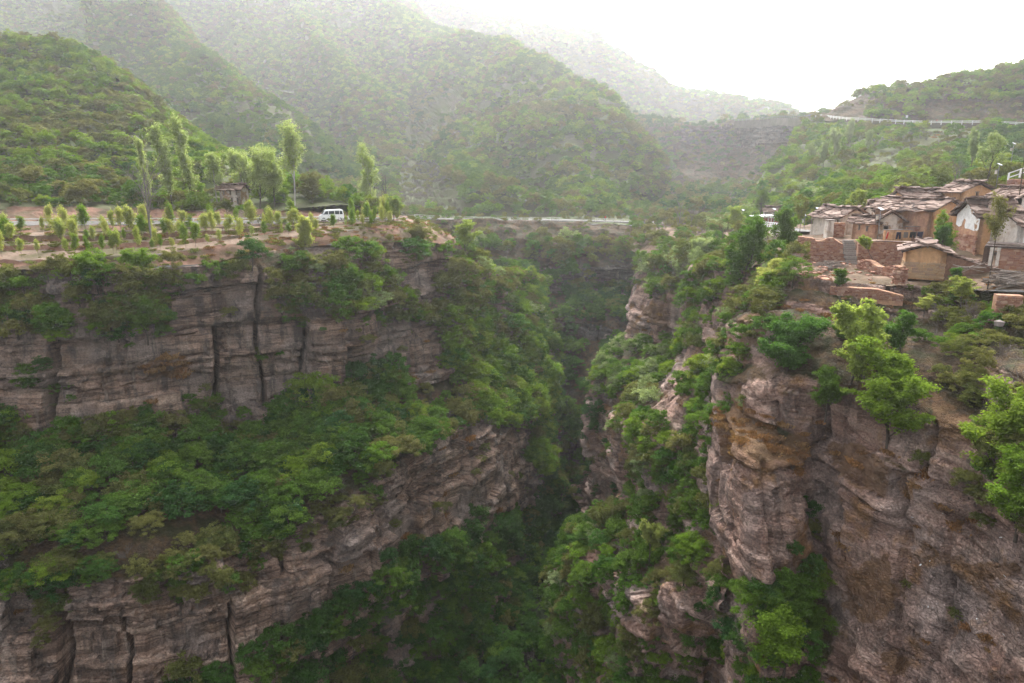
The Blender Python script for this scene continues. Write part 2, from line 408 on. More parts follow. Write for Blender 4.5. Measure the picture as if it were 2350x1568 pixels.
# ---- middle spur on the right
R2_ROWS = [
 [(1660,585,120),(1610,610,106),(1680,615,93),(1760,605,82),(1850,610,74)],
 [(1620,720,114),(1575,770,100),(1650,745,87),(1720,725,78),(1800,720,70)],
 [(1570,900,110),(1505,880,96),(1570,900,83),(1650,900,73),(1760,900,64)],
 [(1480,1000,108),(1418,1005,94),(1500,1040,79),(1600,1080,69),(1720,1080,60)],
 [(1470,1140,105),(1420,1160,89),(1490,1200,75),(1580,1240,65),(1700,1240,57)],
 [(1400,1250,104),(1300,1265,93),(1400,1330,72),(1530,1400,61),(1680,1400,53)],
 [(1350,1350,-63),(1280,1390,-63),(1330,1500,-61),(1480,1620,-58),(1650,1650,-56)],
 [(1330,1400,-69),(1262,1460,-69),(1285,1650,-69),(1420,1800,-69),(1600,1850,-69)],
]
# ---- near spur and right wall
R1_ROWS = [
 [(1750,610,84),(1800,620,78),(1900,642,71),(2000,652,69),(2080,655,68),(2200,660,66),(2350,668,62),(2700,690,56),(3300,740,46)],
 [(1745,640,83),(1795,655,77.2),(1895,680,70.4),(1998,690,68.5),(2080,688,67.4),(2200,680,65),(2350,690,61),(2700,712,55),(3300,765,45)],
 [(1720,690,79),(1745,682,76),(1865,697,69),(1965,704,67),(2065,704,65.5),(2200,705,62),(2350,725,56.5),(2700,760,50),(3300,830,40)],
 [(1715,715,78),(1738,712,75),(1860,738,68.2),(1962,744,66.2),(2062,735,64.6),(2200,740,60.5),(2350,765,54),(2700,800,47),(3300,880,38)],
 [(1690,740,76),(1700,745,72.5),(1780,735,66),(1905,752,63.5),(2052,768,60),(2200,795,55),(2350,835,48),(2700,900,40),(3300,1000,32)],
 [(1680,800,75),(1690,825,70),(1780,812,62.5),(1900,805,60),(2050,855,55),(2200,905,50),(2350,955,44),(2700,1050,36),(3300,1200,28)],
 [(1650,860,74),(1648,880,67),(1760,890,60),(1880,900,57),(2050,950,51),(2200,1000,46),(2350,1060,41),(2700,1150,33),(3300,1300,26)],
 [(1645,930,73),(1642,920,66),(1760,972,59),(1876,1000,57.5),(2050,1042,49.5),(2200,1160,44),(2350,1240,39),(2700,1350,31),(3300,1500,25)],
 [(1642,1000,72),(1638,1000,62),(1740,1050,54),(1872,1060,56.8),(2040,1085,48.8),(2200,1230,43.2),(2350,1320,38.4),(2700,1430,30),(3300,1600,24)],
 [(1652,1280,69),(1642,1280,58),(1760,1290,50.5),(1874,1310,53.8),(2030,1330,47.3),(2200,1420,41.8),(2350,1480,37.2),(2700,1600,29),(3300,1800,22)],
 [(1652,1600,66),(1642,1600,55),(1740,1600,47),(1880,1600,47),(2030,1620,44),(2200,1640,40),(2350,1660,35.8),(2700,1760,28),(3300,1900,20)],
 [(1650,2000,-69),(1630,1950,-69),(1700,2000,-69),(1880,2100,-69),(2030,2250,-69),(2200,2450,-69),(2350,2600,-69),(2700,3200,-69),(3300,4200,-69)],
]
def build_cliff(name, rows, res, mat, key, **kw):
    G0 = sheet(rows, res)
    G, n0, soil = rocky(G0, **kw)
    add_sheet(name, G, n0, soil, mat, drymask(G), key=key)
build_cliff('cliff', L_ROWS, 0.21, ROCK_LEFT, 'L', amp=1.3, big=2.4, joint=1.3, seed=1, colw=6.0, bed=1.25)
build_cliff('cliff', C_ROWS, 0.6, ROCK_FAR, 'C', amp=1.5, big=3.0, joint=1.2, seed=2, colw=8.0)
build_cliff('cliff', R3_ROWS, 0.4, ROCK_RIGHT, 'R3', amp=1.2, big=1.5, joint=1.2, seed=3, colw=5.0, bed=1.4)
build_cliff('cliff', R2_ROWS, 0.3, ROCK_RIGHT, 'R2', amp=1.2, big=2.0, joint=1.2, seed=4, colw=5.0, bed=1.4)
build_cliff('cliff', R1_ROWS, 0.21, ROCK_RIGHT, 'R1', amp=0.8, big=1.5, joint=1.1, seed=5, colw=4.0, dip=(0.16, -0.04), bed=1.2, crack=0.3, calm=[(1960,1250),(2120,1180),(2250,1280),(2420,1400),(2700,1700),(1900,1750),(1900,1450)])

# ---- floor of the gorge
FL_ROWS = [[(400,2300,-68),(1100,2300,-68),(1700,2300,-68),(2400,3300,-68)],
           [(700,1760,-68),(1150,1760,-68),(1500,1760,-68),(2000,2300,-68)],
           [(1000,1540,-67.6),(1190,1500,-67.6),(1300,1540,-67.6),(1500,1700,-67.6)],
           [(1180,1300,-67),(1235,1300,-67),(1290,1300,-67),(1380,1350,-67)],
           [(1220,1120,-66),(1270,1120,-66),(1330,1120,-66),(1400,1120,-66)]]
Gf = sheet(FL_ROWS, 0.8)
Gf = Gf + np.stack([Gf[..., 0] * 0, Gf[..., 0] * 0, 0.5 * fbm(Gf, 0.4, 4, 9)], -1)
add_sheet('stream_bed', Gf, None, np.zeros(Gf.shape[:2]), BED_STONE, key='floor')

# ---- hills
def build_hill(name, rows, res, key, mat=None, amp=2.0, rock=0.0, terr=None, fade=False, fold=0.0):
    G0 = sheet(rows, res)
    n = orient(G0, normals(G0))
    d = fbm(G0, 0.018, 4, 50) * amp * 2 + fbm(G0, 0.1, 3, 51) * amp * 0.35
    if rock:
        G, n0, soil = rocky(G0, amp=rock, big=3.0, joint=1.0, seed=11, colw=10.0)
    else:
        if fold: d = d + fold * (0.5 - np.abs(fbm(np.stack([G0[..., 0] + 0.35 * G0[..., 1], G0[..., 1] * 0.25, G0[..., 2] * 0.15], -1), 0.011, 3, 57)) * 1.6)
        vv_ = np.arange(G0.shape[0]); d = d * smooth(0, 9, vv_)[:, None] if fade else d
        G = G0 + n * d[..., None]; soil = np.ones(G.shape[:2])
    if terr is not None:
        x, y, _ = proj(G); m = inpoly(x, y, terr).astype(float)
        for _ in range(2): m[1:-1, 1:-1] = (m[:-2, 1:-1] + m[2:, 1:-1] + m[1:-1, :-2] + m[1:-1, 2:] + m[1:-1, 1:-1]) / 5
        z = G[..., 2]; st = 3.2; q = np.floor(z / st); fr = z / st - q
        G[..., 2] = z * (1 - m) + m * st * (q + smooth(0.55, 0.95, fr))
    add_sheet(name, G, n, soil, mat or HILL_SOIL, key=key, smooth_sh=False)
H1_ROWS = [
 [(-500,478,116),(-100,482,116),(100,485,117),(300,486,118),(450,489,119),(560,487,120),(680,487,122),(800,490,126),(880,494,134)],
 [(-500,410,132),(-100,418,134),(100,420,135),(300,428,137),(450,436,137),(560,440,137),(680,452,137),(790,476,138),(880,494,144)],
 [(-500,290,165),(-100,300,168),(100,310,168),(300,330,165),(430,355,160),(550,392,155),(680,440,150),(800,480,150),(880,497,152)],
 [(-500,150,205),(-100,170,208),(80,180,208),(270,230,200),(410,303,190),(540,372,178),(670,430,165),(790,478,160),(880,499,160)],
 [(-500,85,238),(-100,92,238),(50,84,238),(180,128,235),(380,262,216),(530,364,195),(665,428,178),(790,482,168),(880,501,167)],
 [(-500,140,285),(-100,140,285),(60,130,285),(200,180,280),(400,310,258),(550,415,232),(680,480,208),(800,525,188),(880,530,178)],
]
S1_ROWS = [
 [(150,480,275),(300,480,268),(450,490,262),(600,492,258),(720,492,256),(820,494,256),(900,494,268)],
 [(160,330,330),(300,330,318),(450,335,300),(590,340,288),(700,365,283),(815,412,280),(875,455,290)],
 [(170,200,400),(310,195,380),(450,215,345),(580,235,325),(700,290,318),(795,370,308),(862,430,312)],
 [(180,70,480),(310,75,450),(430,130,400),(560,180,355),(690,240,340),(782,340,332),(850,410,334)],
 [(180,-60,560),(300,-50,540),(420,50,480),(545,150,400),(690,232,360),(785,335,345),(852,408,340)],
 [(180,-40,700),(300,-30,680),(430,80,620),(570,190,520),(710,280,440),(810,390,405),(880,460,400)],
]
H3_ROWS = [
 [(-600,492,400),(-200,492,400),(100,492,400),(350,492,395),(600,494,385),(800,494,340),(930,495,262),(1060,497,246),(1200,497,240),(1330,497,243),(1425,497,252),(1465,497,300)],
 [(-600,390,450),(-200,390,450),(100,390,450),(350,390,445),(600,390,430),(800,390,385),(940,392,385),(1060,400,300),(1200,390,290),(1330,390,292),(1422,410,300),(1465,430,330)],
 [(-600,265,520),(-200,265,520),(100,265,520),(350,265,515),(600,268,500),(800,265,455),(935,278,500),(1060,275,375),(1200,265,358),(1312,268,355),(1392,310,352),(1442,380,365)],
 [(-600,155,610),(-200,155,610),(100,155,605),(350,155,600),(600,155,590),(800,155,560),(930,165,585),(1060,165,485),(1180,178,455),(1290,222,425),(1372,280,400),(1422,350,400)],
 [(-600,60,700),(-200,60,700),(100,60,695),(350,62,690),(600,62,690),(800,65,665),(930,85,645),(1030,90,590),(1130,138,530),(1262,200,470),(1352,265,430),(1412,330,420)],
 [(-600,-90,820),(-200,-90,820),(100,-90,820),(350,-80,815),(600,-75,810),(800,-60,800),(915,-8,765),(1008,50,690),(1110,120,590),(1255,202,500),(1348,265,450),(1408,326,440)],
 [(-600,-60,1000),(-200,-60,1000),(100,-60,1000),(350,-60,990),(600,-50,980),(800,-20,960),(930,40,900),(1030,100,820),(1130,170,700),(1270,250,600),(1360,310,540),(1420,370,520)],
]
S3_ROWS = [
 [(1330,260,600),(1420,290,580),(1500,310,560),(1580,310,530),(1680,310,510),(1790,300,480),(1900,290,450)],
 [(1310,212,530),(1410,255,505),(1500,277,480),(1580,285,452),(1680,281,430),(1790,275,405),(1900,270,385)],
 [(1340,300,490),(1420,325,462),(1500,335,446),(1580,338,436),(1680,336,418),(1780,330,396),(1880,320,375)],
 [(1370,390,430),(1430,400,408),(1510,405,405),(1590,405,398),(1680,410,386),(1760,405,368),(1860,390,350)],
 [(1400,450,350),(1450,450,345),(1520,455,340),(1600,455,335),(1680,455,322),(1740,455,310),(1830,440,300)],
 [(1400,498,262),(1450,498,260),(1530,499,256),(1600,502,250),(1670,504,240),(1740,504,230),(1800,504,220)],
]
H4_ROWS = [
 [(850,360,650),(1000,360,650),(1160,360,650),(1270,360,650),(1370,360,650),(1450,360,650),(1550,360,650),(1650,360,660),(1750,360,670),(1850,350,680),(1950,340,690)],
 [(850,150,820),(1000,160,810),(1160,190,790),(1270,200,780),(1370,200,770),(1440,230,765),(1530,255,760),(1620,270,755),(1720,280,750),(1850,290,750),(1950,300,750)],
 [(850,-90,1010),(1070,12,960),(1160,42,935),(1265,84,905),(1370,90,885),(1430,115,872),(1505,165,862),(1565,210,850),(1610,221,840),(1710,241,830),(1840,271,820),(1950,285,800)][:5]+[(1440,122,872),(1545,198,856),(1620,222,840),(1710,241,830),(1840,271,820),(1950,285,800)],
 [(850,-40,1200),(1070,60,1150),(1160,100,1100),(1265,150,1080),(1370,160,1060),(1440,190,1050),(1545,240,1040),(1620,260,1020),(1710,280,1000),(1840,300,1000),(1950,310,1000)],
]
H6_ROWS = [
 [(1850,277,300),(1950,280,282),(2050,286,264),(2150,289,252),(2250,288,245),(2350,292,237),(2700,312,217),(3300,340,200)],
 [(1868,272,304),(1950,270,285),(2050,274,268),(2150,274,256),(2250,270,249),(2350,268,241),(2700,270,221),(3300,290,204)],
 [(1885,263,312),(1958,240,296),(2050,238,280),(2150,232,270),(2250,225,262),(2350,215,254),(2700,170,240),(3300,150,225)],
 [(1915,252,325),(1965,226,315),(2040,205,305),(2120,202,295),(2210,190,288),(2350,164,278),(2700,90,268),(3300,30,255)],
 [(1930,275,370),(2000,250,360),(2080,230,350),(2150,225,345),(2240,215,335),(2370,190,325),(2700,110,315),(3300,50,300)],
]
H7_ROWS = [
 [(1840,279,302),(1950,284,278),(2050,291,260),(2150,295,248),(2250,294,241),(2350,299,233),(2700,319,213),(3300,346,196)],
 [(1800,335,280),(1900,340,240),(2020,345,220),(2150,340,212),(2250,340,205),(2350,345,198),(2700,355,180),(3300,375,165)],
 [(1745,405,258),(1850,400,205),(1980,400,180),(2120,395,165),(2230,390,158),(2350,390,150),(2700,395,140),(3300,410,125)],
 [(1695,468,242),(1790,470,185),(1900,460,150),(2020,450,130),(2150,440,120),(2350,430,112),(2700,430,104),(3300,440,92)],
 [(1640,508,232),(1735,508,184),(1850,508,140),(1960,505,114),(2100,500,102),(2350,490,96),(2700,490,88),(3300,500,78)],
 [(1640,545,228),(1735,560,180),(1850,570,136),(1960,575,111),(2100,575,99),(2350,570,93),(2700,570,85),(3300,590,75)],
]
build_hill('hillside', H1_ROWS, 1.4, 'H1', amp=0.8, fold=3.0)
build_hill('hillside', S1_ROWS, 2.2, 'S1', amp=2.0, fold=8.0, fade=True)
build_hill('hillside', H3_ROWS, 4.0, 'H3', amp=3.0, fold=22.0, fade=True, terr=[(930,385),(990,385),(1030,440),(1060,495),(930,495),(915,430)])
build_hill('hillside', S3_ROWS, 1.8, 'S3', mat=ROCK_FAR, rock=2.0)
build_hill('hillside', H4_ROWS, 6.0, 'H4', amp=3.5, fold=18.0)
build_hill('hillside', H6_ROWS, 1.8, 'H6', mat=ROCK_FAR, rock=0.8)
build_hill('hillside', H7_ROWS, 1.6, 'H7', amp=1.2, fade=True)

# ---- ground left of the gorge: orchard terraces, road bench, bank
LP = [  # rows from the rim up to the bank
 [(-500,640,78),(-100,611,84),(150,620,84),(300,612,86),(450,606,89),(620,574,96),(800,558,103),(920,552,109),(1050,566,122)],
 [(-500,632,80),(-100,606,85.5),(150,607,85.8),(300,598,88),(450,585,91),(620,562,97),(800,545,104),(920,536,111),(1040,545,126)],
 [(-500,628,80.3),(-100,601,86),(150,594,86.4),(300,586,88.6),(450,572,92),(620,549,99),(780,530,105.5),(900,517,113),(1000,522,134)],
 [(-500,600,86),(-100,578,91),(150,575,91),(300,568,93),(450,557,96),(620,537,102.5),(780,521,108.5),(900,512,115.5),(990,514,138)],
 [(-500,584,86.6),(-100,566,91.6),(150,563,91.6),(300,557,93.6),(450,548,96.6),(620,532,103),(780,518,109),(900,510.5,116),(988,512,139)],
 [(-500,574,90),(-100,556,95),(150,554,95),(300,550,96.5),(450,542,99.5),(620,529,105),(780,516.5,110.5),(900,509.5,117),(986,511,140)],
 [(-500,558,90.5),(-100,541,95.5),(150,540,95.5),(300,537,97),(450,531,100),(620,522,105.5),(780,513,111),(900,508,117.4),(984,510,141)],
 [(-500,550,94),(-100,535,99),(150,534,99),(300,531,100.5),(450,526,103),(620,519,107.5),(780,511,112),(900,506,118.5),(980,508,144)],
 [(-500,530,98),(-100,517,103),(150,516,103),(300,515,104),(450,515,106),(620,513,109.5),(780,509,113.2),(900,503.5,121),(975,505,150)],
 [(-500,520,104),(-100,509,109),(150,508.5,109),(300,508,110),(450,508,111.5),(620,507,114.5),(780,504,119),(890,500,128),(960,502,160)],
 [(-500,519,104.5),(-100,508,109.6),(150,507.5,109.6),(300,507,110.6),(450,507,112),(620,506.5,115),(780,503.5,119.6),(885,499.5,130),(950,501,166)],
 [(-500,470,118),(-100,474,117.5),(150,476,118),(300,478,119),(450,482,120),(560,482,121),(680,484,123),(790,487,130),(920,495,172)],
]
def flat_faces_mesh(name, rows, res, mat, bump=0.12, key=None, seed=60):
    G = sheet(rows, res); n = normals(G)
    n = n if np.median(n[..., 2]) > 0 else -n
    nv, nu, _ = G.shape
    G = G + np.stack([np.zeros((nv, nu)), np.zeros((nv, nu)), fbm(G, 0.5, 4, seed) * bump], -1)
    f = grid_faces(nv, nu)
    if np.median(normals(G)[..., 2]) < 0: f = f[:, ::-1]
    me = mesh_np(name, G.reshape(-1, 3), f, mat, {'soil': np.ones((nv, nu)), 'dry': np.zeros((nv, nu))})
    o = link(name, me); tag(o, kind='structure')
    nn = normals(G); SHEETS[key or name] = (G, nn if np.median(nn[..., 2]) > 0 else -nn, n)
    return o
flat_faces_mesh('verge', LP[0:3], 0.45, BANK_SOIL, 0.25, 'LP0')
flat_faces_mesh('field', LP[2:4], 0.5, FIELD_SOIL, 0.12, 'LP1')
flat_faces_mesh('earth_bank', LP[3:5], 0.45, BANK_SOIL, 0.15, 'LP2')
flat_faces_mesh('field', LP[4:6], 0.5, FIELD_SOIL, 0.12, 'LP3')
flat_faces_mesh('earth_bank', LP[5:7], 0.45, BANK_SOIL, 0.15, 'LP4')
flat_faces_mesh('field', LP[6:8], 0.5, FIELD_SOIL, 0.12, 'LP5')
flat_faces_mesh('earth_bank', LP[7:9], 0.45, BANK_SOIL, 0.15, 'LP6')
flat_faces_mesh('road', LP[8:10], 0.8, mat_ground('asphalt', (0.115, 0.11, 0.105), (0.14, 0.135, 0.13), (0.095, 0.09, 0.085), 0.8, 0.1, 0.02, 0.85), 0.01, 'LP7')
flat_faces_mesh('earth_bank', LP[9:12], 0.7, BANK_SOIL, 0.3, 'LP8')
# ---- bench of the far road round the head of the gorge
BF = [(700,508,186),(860,508,190),(1000,508,194),(1150,510,200),(1300,511,204),(1450,516,200),(1560,523,187),(1650,530,170)]
BB = [(700,493,262),(860,493,262),(1000,494,256),(1150,496,246),(1300,496,245),(1450,497,253),(1550,500,255),(1680,504,236)]
flat_faces_mesh('verge', [BF, BB], 1.2, HILL_SOIL, 0.25, 'BENCH')
ASPH = bpy.data.materials['asphalt']
PAD = mat_plain('concrete', (0.55, 0.54, 0.52), 0.9, 0.12, 1.0, 0.2)
def ribbon(name, pts, width, mat, lift=0.0, res=1.0, skirt=0.0):
    """flat strip along world points"""
    pts = np.asarray(pts, float); seg = np.linalg.norm(np.diff(pts, axis=0), axis=1); t = np.concatenate([[0], np.cumsum(seg)])
    q = np.linspace(0, t[-1], max(2, int(t[-1] / res))); c = pchip(t, pts, q)
    d = np.gradient(c, axis=0); d[:, 2] = 0; d /= np.linalg.norm(d, axis=1, keepdims=True)
    nrm = np.stack([-d[:, 1], d[:, 0], d[:, 2] * 0], 1)
    offs = [(o, 0) for o in np.linspace(-width / 2, width / 2, 5)]
    if skirt: offs = [(-width / 2 - .4, skirt)] + offs + [(width / 2 + .4, skirt)]
    G = np.stack([c + nrm * o + np.array((0, 0, lift - s)) for o, s in offs], 0)
    f = grid_faces(len(offs), len(q))
    if np.median(normals(G)[..., 2]) < 0: f = f[:, ::-1]
    o = link(name, mesh_np(name, G.reshape(-1, 3), f, mat)); tag(o, kind='structure')
    return c, nrm
def lerp(a, b, t): return a * (1 - t) + b * t
FARROAD = np.array([lerp(P(*a), P(*b), 0.22) for a, b in zip(BF, BB)])
FARROAD = np.concatenate([[P(915,501.5,192)], FARROAD[2:7], [P(1640,519,190), P(1700,517.5,172), P(1770,522,148), P(1835,530,120), P(1880,537,106)]])
farc, farn = ribbon('road', FARROAD, 6.0, ASPH, 0.35, skirt=0.6)
# ---- ground of the village side
RP = [
 [(1450,575,178),(1512,604,139),(1610,615,107),(1685,618,93),(1755,612,83.5),(1805,622,78),(1900,644,71),(2000,654,69),(2080,657,68),(2200,662,66),(2350,670,62),(2700,692,56),(3300,742,46)],
 [(1450,562,186),(1530,577,152),(1640,584,122),(1710,590,106),(1775,590,97),(1835,597,88),(1930,601,85),(2000,603,84),(2070,603,83),(2200,600,78),(2350,600,74),(2700,620,66),(3300,660,56)],
 [(1450,552,190),(1530,567,156),(1640,575,126),(1710,579,110),(1775,577,100),(1838,553,89.5),(1930,554,86.5),(2000,556,85.5),(2070,557,84.5),(2200,572,80),(2350,582,76),(2700,600,68),(3300,640,58)],
 [(1450,530,200),(1530,545,168),(1640,545,150),(1710,541,130),(1775,541,116),(1845,541,102),(1930,541,97),(2000,541,96),(2070,541,95),(2200,541,92),(2350,541,89),(2700,560,80),(3300,600,68)],
 [(1450,505,222),(1540,512,205),(1650,517,196),(1720,518,178),(1790,517,155),(1855,512,140),(1960,507,115),(2050,504,107),(2100,502,103),(2230,497,99),(2350,493,97),(2700,494,89),(3300,504,79)],
 [(1450,499,250),(1540,503,250),(1650,508,238),(1735,510,186),(1795,511,165),(1855,510,142),(1962,507,116),(2052,504,107.6),(2102,502,103.6),(2232,497,99.6),(2352,493,97.6),(2702,494,89.6),(3302,504,79.6)],
]
flat_faces_mesh('yard', RP, 0.5, YARD_SOIL, 0.3, 'RP')
# ---- upper road across the right hill and on the viaduct
UP = [P(x, y, d) for x, y, d in [(1690,282,420),(1780,276,402),(1850,275,360),(1880,272.5,318),(1950,280,281),(2050,287,263),(2150,291,251),(2250,291,244),(2350,295.5,236),(2700,315,216),(3300,343,199)]]
upc, upn = ribbon('road', UP, 5.0, mat_ground('road_embankment', (0.10, 0.09, 0.075), (0.14, 0.12, 0.10), (0.08, 0.08, 0.05)), 0.9, skirt=4.0)
upc = upc + np.array((0, 0, 0.7))
# ------------------------------------------------------------------ plant materials and shapes
LEAF = {
 'bright': mat_leaf('leaf_bright', ((0.185, 0.27, 0.034), (0.14, 0.245, 0.032), (0.22, 0.285, 0.046)), 0.45),
 'mid':    mat_leaf('leaf_mid', ((0.088, 0.172, 0.028), (0.122, 0.198, 0.036), (0.078, 0.172, 0.038)), 0.42),
 'dark':   mat_leaf('leaf_dark', ((0.048, 0.112, 0.026), (0.066, 0.13, 0.028), (0.046, 0.11, 0.038)), 0.38),
 'olive':  mat_leaf('leaf_olive', ((0.15, 0.165, 0.052), (0.18, 0.175, 0.065), (0.12, 0.15, 0.048)), 0.42),
 'grey':   mat_leaf('leaf_grey_green', ((0.23, 0.30, 0.14), (0.28, 0.34, 0.18)), 0.5),
 'bare':   mat_leaf('twig_grey', ((0.15, 0.13, 0.115), (0.19, 0.155, 0.135), (0.115, 0.10, 0.09)), 0.0),
 'dry':    mat_leaf('dry_grass', ((0.28, 0.15, 0.07), (0.22, 0.12, 0.065), (0.34, 0.215, 0.11)), 0.25),
 'lime':   mat_leaf('leaf_lime', ((0.31, 0.36, 0.10), (0.37, 0.39, 0.135), (0.27, 0.34, 0.09)), 0.55),
 'pale':   mat_leaf('leaf_pale', ((0.29, 0.36, 0.15), (0.33, 0.39, 0.18)), 0.55),
}
BARK = mat_plain('bark', (0.085, 0.068, 0.055), 0.95, 0.35, 6.0, 0.1)
BARK_PALE = mat_plain('bark_pale', (0.42, 0.40, 0.37), 0.9, 0.3, 5.0, 0.1)
def unit(v): return v / np.maximum(np.linalg.norm(v, axis=-1, keepdims=True), 1e-9)
def leaves(name, c, nrm, size, mat, g, aspect=0.6):
    """rhombic leaves at centres c facing nrm"""
    n = len(c); nrm = unit(nrm)
    r = unit(np.cross(nrm, g.normal(size=(n, 3)))); s = np.cross(nrm, r)
    l = (size * g.uniform(0.65, 1.35, n))[:, None]
    bend = nrm * l * 0.12
    v = np.stack([c - r * l * 0.5 - bend, c + s * l * aspect * 0.5, c + r * l * 0.5 - bend, c - s * l * aspect * 0.5], 1)
    tint = np.repeat(np.clip(g.normal(0.5, 0.2, n), 0, 1), 4)

    return mesh_np(name, v.reshape(-1, 3), np.arange(4 * n).reshape(-1, 4), mat, {'tint': tint})
def crown_mesh(name, mat, seed, ncl=42, per=60, leaf=0.085, shape=(1, 1, 0.8), zc=0.78, flat=0.5, spread=0.25):
    g = np.random.default_rng(seed)
    d = unit(g.normal(size=(ncl, 3)) + np.array((0, 0, 0.35))); d[:, 2] = np.where(d[:, 2] < -0.35, -d[:, 2], d[:, 2])
    rad = g.uniform(0.35, 0.92, ncl) ** 0.7
    lob = 1 + 0.25 * vnoise(d * 1.7 + seed, 5)
    cc = d * (rad * lob)[:, None] * np.array(shape) + np.array((0, 0, zc))
    cr = g.uniform(0.6, 1.3, ncl) * spread
    idx = np.repeat(np.arange(ncl), per); o = g.normal(size=(len(idx), 3)); o = unit(o) * (g.random(len(idx)) ** 0.5)[:, None]
    c = cc[idx] + o * cr[idx][:, None] * np.array((1, 1, flat))
    nrm = unit(o) * 0.5 + np.array((0, 0, 0.75)) + g.normal(size=c.shape) * 0.45
    tl = g.normal(0, 0.16, ncl)
    me = leaves(name, c, nrm, np.full(len(c), leaf), mat, g)
    a = me.attributes['tint']; v = np.empty(4 * len(c), np.float32); a.data.foreach_get('value', v)
    a.data.foreach_set('value', np.clip(v + np.repeat(tl[idx], 4), 0, 1).astype(np.float32))
    return me
def tube_np(paths, sides=5):
    """paths: list of (points (n,3), radii (n,)) -> verts, quads"""
    V, F = [], []; base = 0
    for pts, rad in paths:
        pts = np.asarray(pts, float); n = len(pts)
        t = unit(np.gradient(pts, axis=0)); ref = np.array((0.31, 0.95, 0.1)); a = unit(np.cross(t, ref)); b = np.cross(t, a)
        ang = np.arange(sides) / sides * 2 * math.pi
        ring = pts[:, None] + (a[:, None] * np.cos(ang)[None, :, None] + b[:, None] * np.sin(ang)[None, :, None]) * np.asarray(rad)[:, None, None]
        V.append(ring.reshape(-1, 3)); i = np.arange(n * sides).reshape(n, sides) + base
        F.append(np.stack([i[:-1], np.roll(i[:-1], -1, 1), np.roll(i[1:], -1, 1), i[1:]], -1).reshape(-1, 4)); base += n * sides
    return np.concatenate(V), np.concatenate(F)
def branching(seed, h=1.0, r0=0.05, levels=3, nb=(5, 5, 4), up=0.55, ln=(0.55, 0.35, 0.22), lean=(0, 0), sides=5, trunk_frac=1.0, start=0.3):
    g = np.random.default_rng(seed); paths = []; tips = []
    def grow(p, d, L, r, lev):
        n = 5; pts = [p]; dd = d.copy()
        for i in range(n - 1):
            dd = unit(dd + g.normal(size=3) * (0.16 if lev else 0.05) + np.array((0, 0, 0.06 if lev else 0))); pts.append(pts[-1] + dd * L / (n - 1))
        rr = np.linspace(r, r * (0.45 if lev < levels - 1 else 0.2), n); paths.append((np.array(pts), rr))
        if lev >= levels - 1: tips.append(pts[-1]); return
        for k in range(nb[lev]):
            f = start + (1 - start) * (k + g.random()) / nb[lev] if lev == 0 else 0.25 + 0.75 * (k + g.random()) / nb[lev]
            q = f * (n - 1); i = min(int(q), n - 2); pp = pts[i] + (pts[i + 1] - pts[i]) * (q - i)
            az = g.uniform(0, 2 * math.pi); side = np.array((math.cos(az), math.sin(az), 0))
            nd_ = unit(side * (1 - up) + np.array((0, 0, up)) + dd * 0.35)
            grow(pp, nd_, ln[lev] * h * g.uniform(0.7, 1.2) * (1 - 0.35 * f), r * (1 - 0.55 * f) * 0.55, lev + 1)
    grow(np.zeros(3), unit(np.array((lean[0], lean[1], 1.0))), h * trunk_frac, r0, 0)
    return paths, np.array(tips)
def trunk_mesh(name, seed, mat, **kw):
    p, tips = branching(seed, **kw); v, f = tube_np(p, kw.get('sides', 5))
    return mesh_np(name, v, f, mat, smooth_sh=True), tips, p
# crowns: unit radius, root at z = 0
KINDS = ['bright', 'mid', 'dark', 'olive', 'grey', 'bare', 'dry']
CROWN = {}
for ki, k in enumerate(('bright', 'mid', 'dark', 'olive', 'grey')):
    for j in range(3):
        sh = ((1, 1, 0.8), (1.1, 0.95, 0.65), (0.85, 0.9, 1.0))[j]
        CROWN[(k, j)] = crown_mesh('crown', LEAF[k], 100 + ki * 10 + j, ncl=46 if k != 'grey' else 34, per=70 if k != 'grey' else 50,
                                   leaf=0.10, shape=sh, zc=(0.75, 0.62, 0.95)[j])
FINE = {}
for ki, k in enumerate(('bright', 'mid', 'dark', 'olive')):
    for j in range(2):
        FINE[(k, j)] = crown_mesh('crown', LEAF[k], 300 + ki * 10 + j, ncl=80, per=95, leaf=0.058, shape=((1, 1, 0.85), (1.15, 0.95, 0.7))[j],
                                  zc=(0.8, 0.65)[j], flat=0.38, spread=0.21)
def twig_mesh(seed, n0=9):
    g = np.random.default_rng(seed); paths = []
    for k in range(n0):
        az = g.uniform(0, 6.28); d = unit(np.array((math.cos(az) * 0.6, math.sin(az) * 0.6, g.uniform(0.5, 1.2))))
        p = np.zeros(3); pts = [p]
        for i in range(4): d = unit(d + g.normal(size=3) * 0.2); pts.append(pts[-1] + d * 0.32)
        paths.append((np.array(pts), np.linspace(0.022, 0.008, 5)))
        for q in range(13):
            f = g.uniform(0.8, 4); i = min(int(f), 3); pp = pts[i] + (pts[i + 1] - pts[i]) * (f - i)
            dd = unit(d * 0.4 + g.normal(size=3) * 0.6 + np.array((0, 0, 0.3))); L = g.uniform(0.2, 0.45)
            paths.append((np.stack([pp, pp + dd * L * 0.5, pp + (dd + g.normal(size=3) * 0.2) * L]), np.array((0.010, 0.007, 0.004))))
    v, f = tube_np(paths, 3)
    return mesh_np('crown', v, f, LEAF['bare'], {'tint': g.uniform(0.3, 0.7, len(v))})
for j in range(3): CROWN[('bare', j)] = twig_mesh(500 + j, 10)
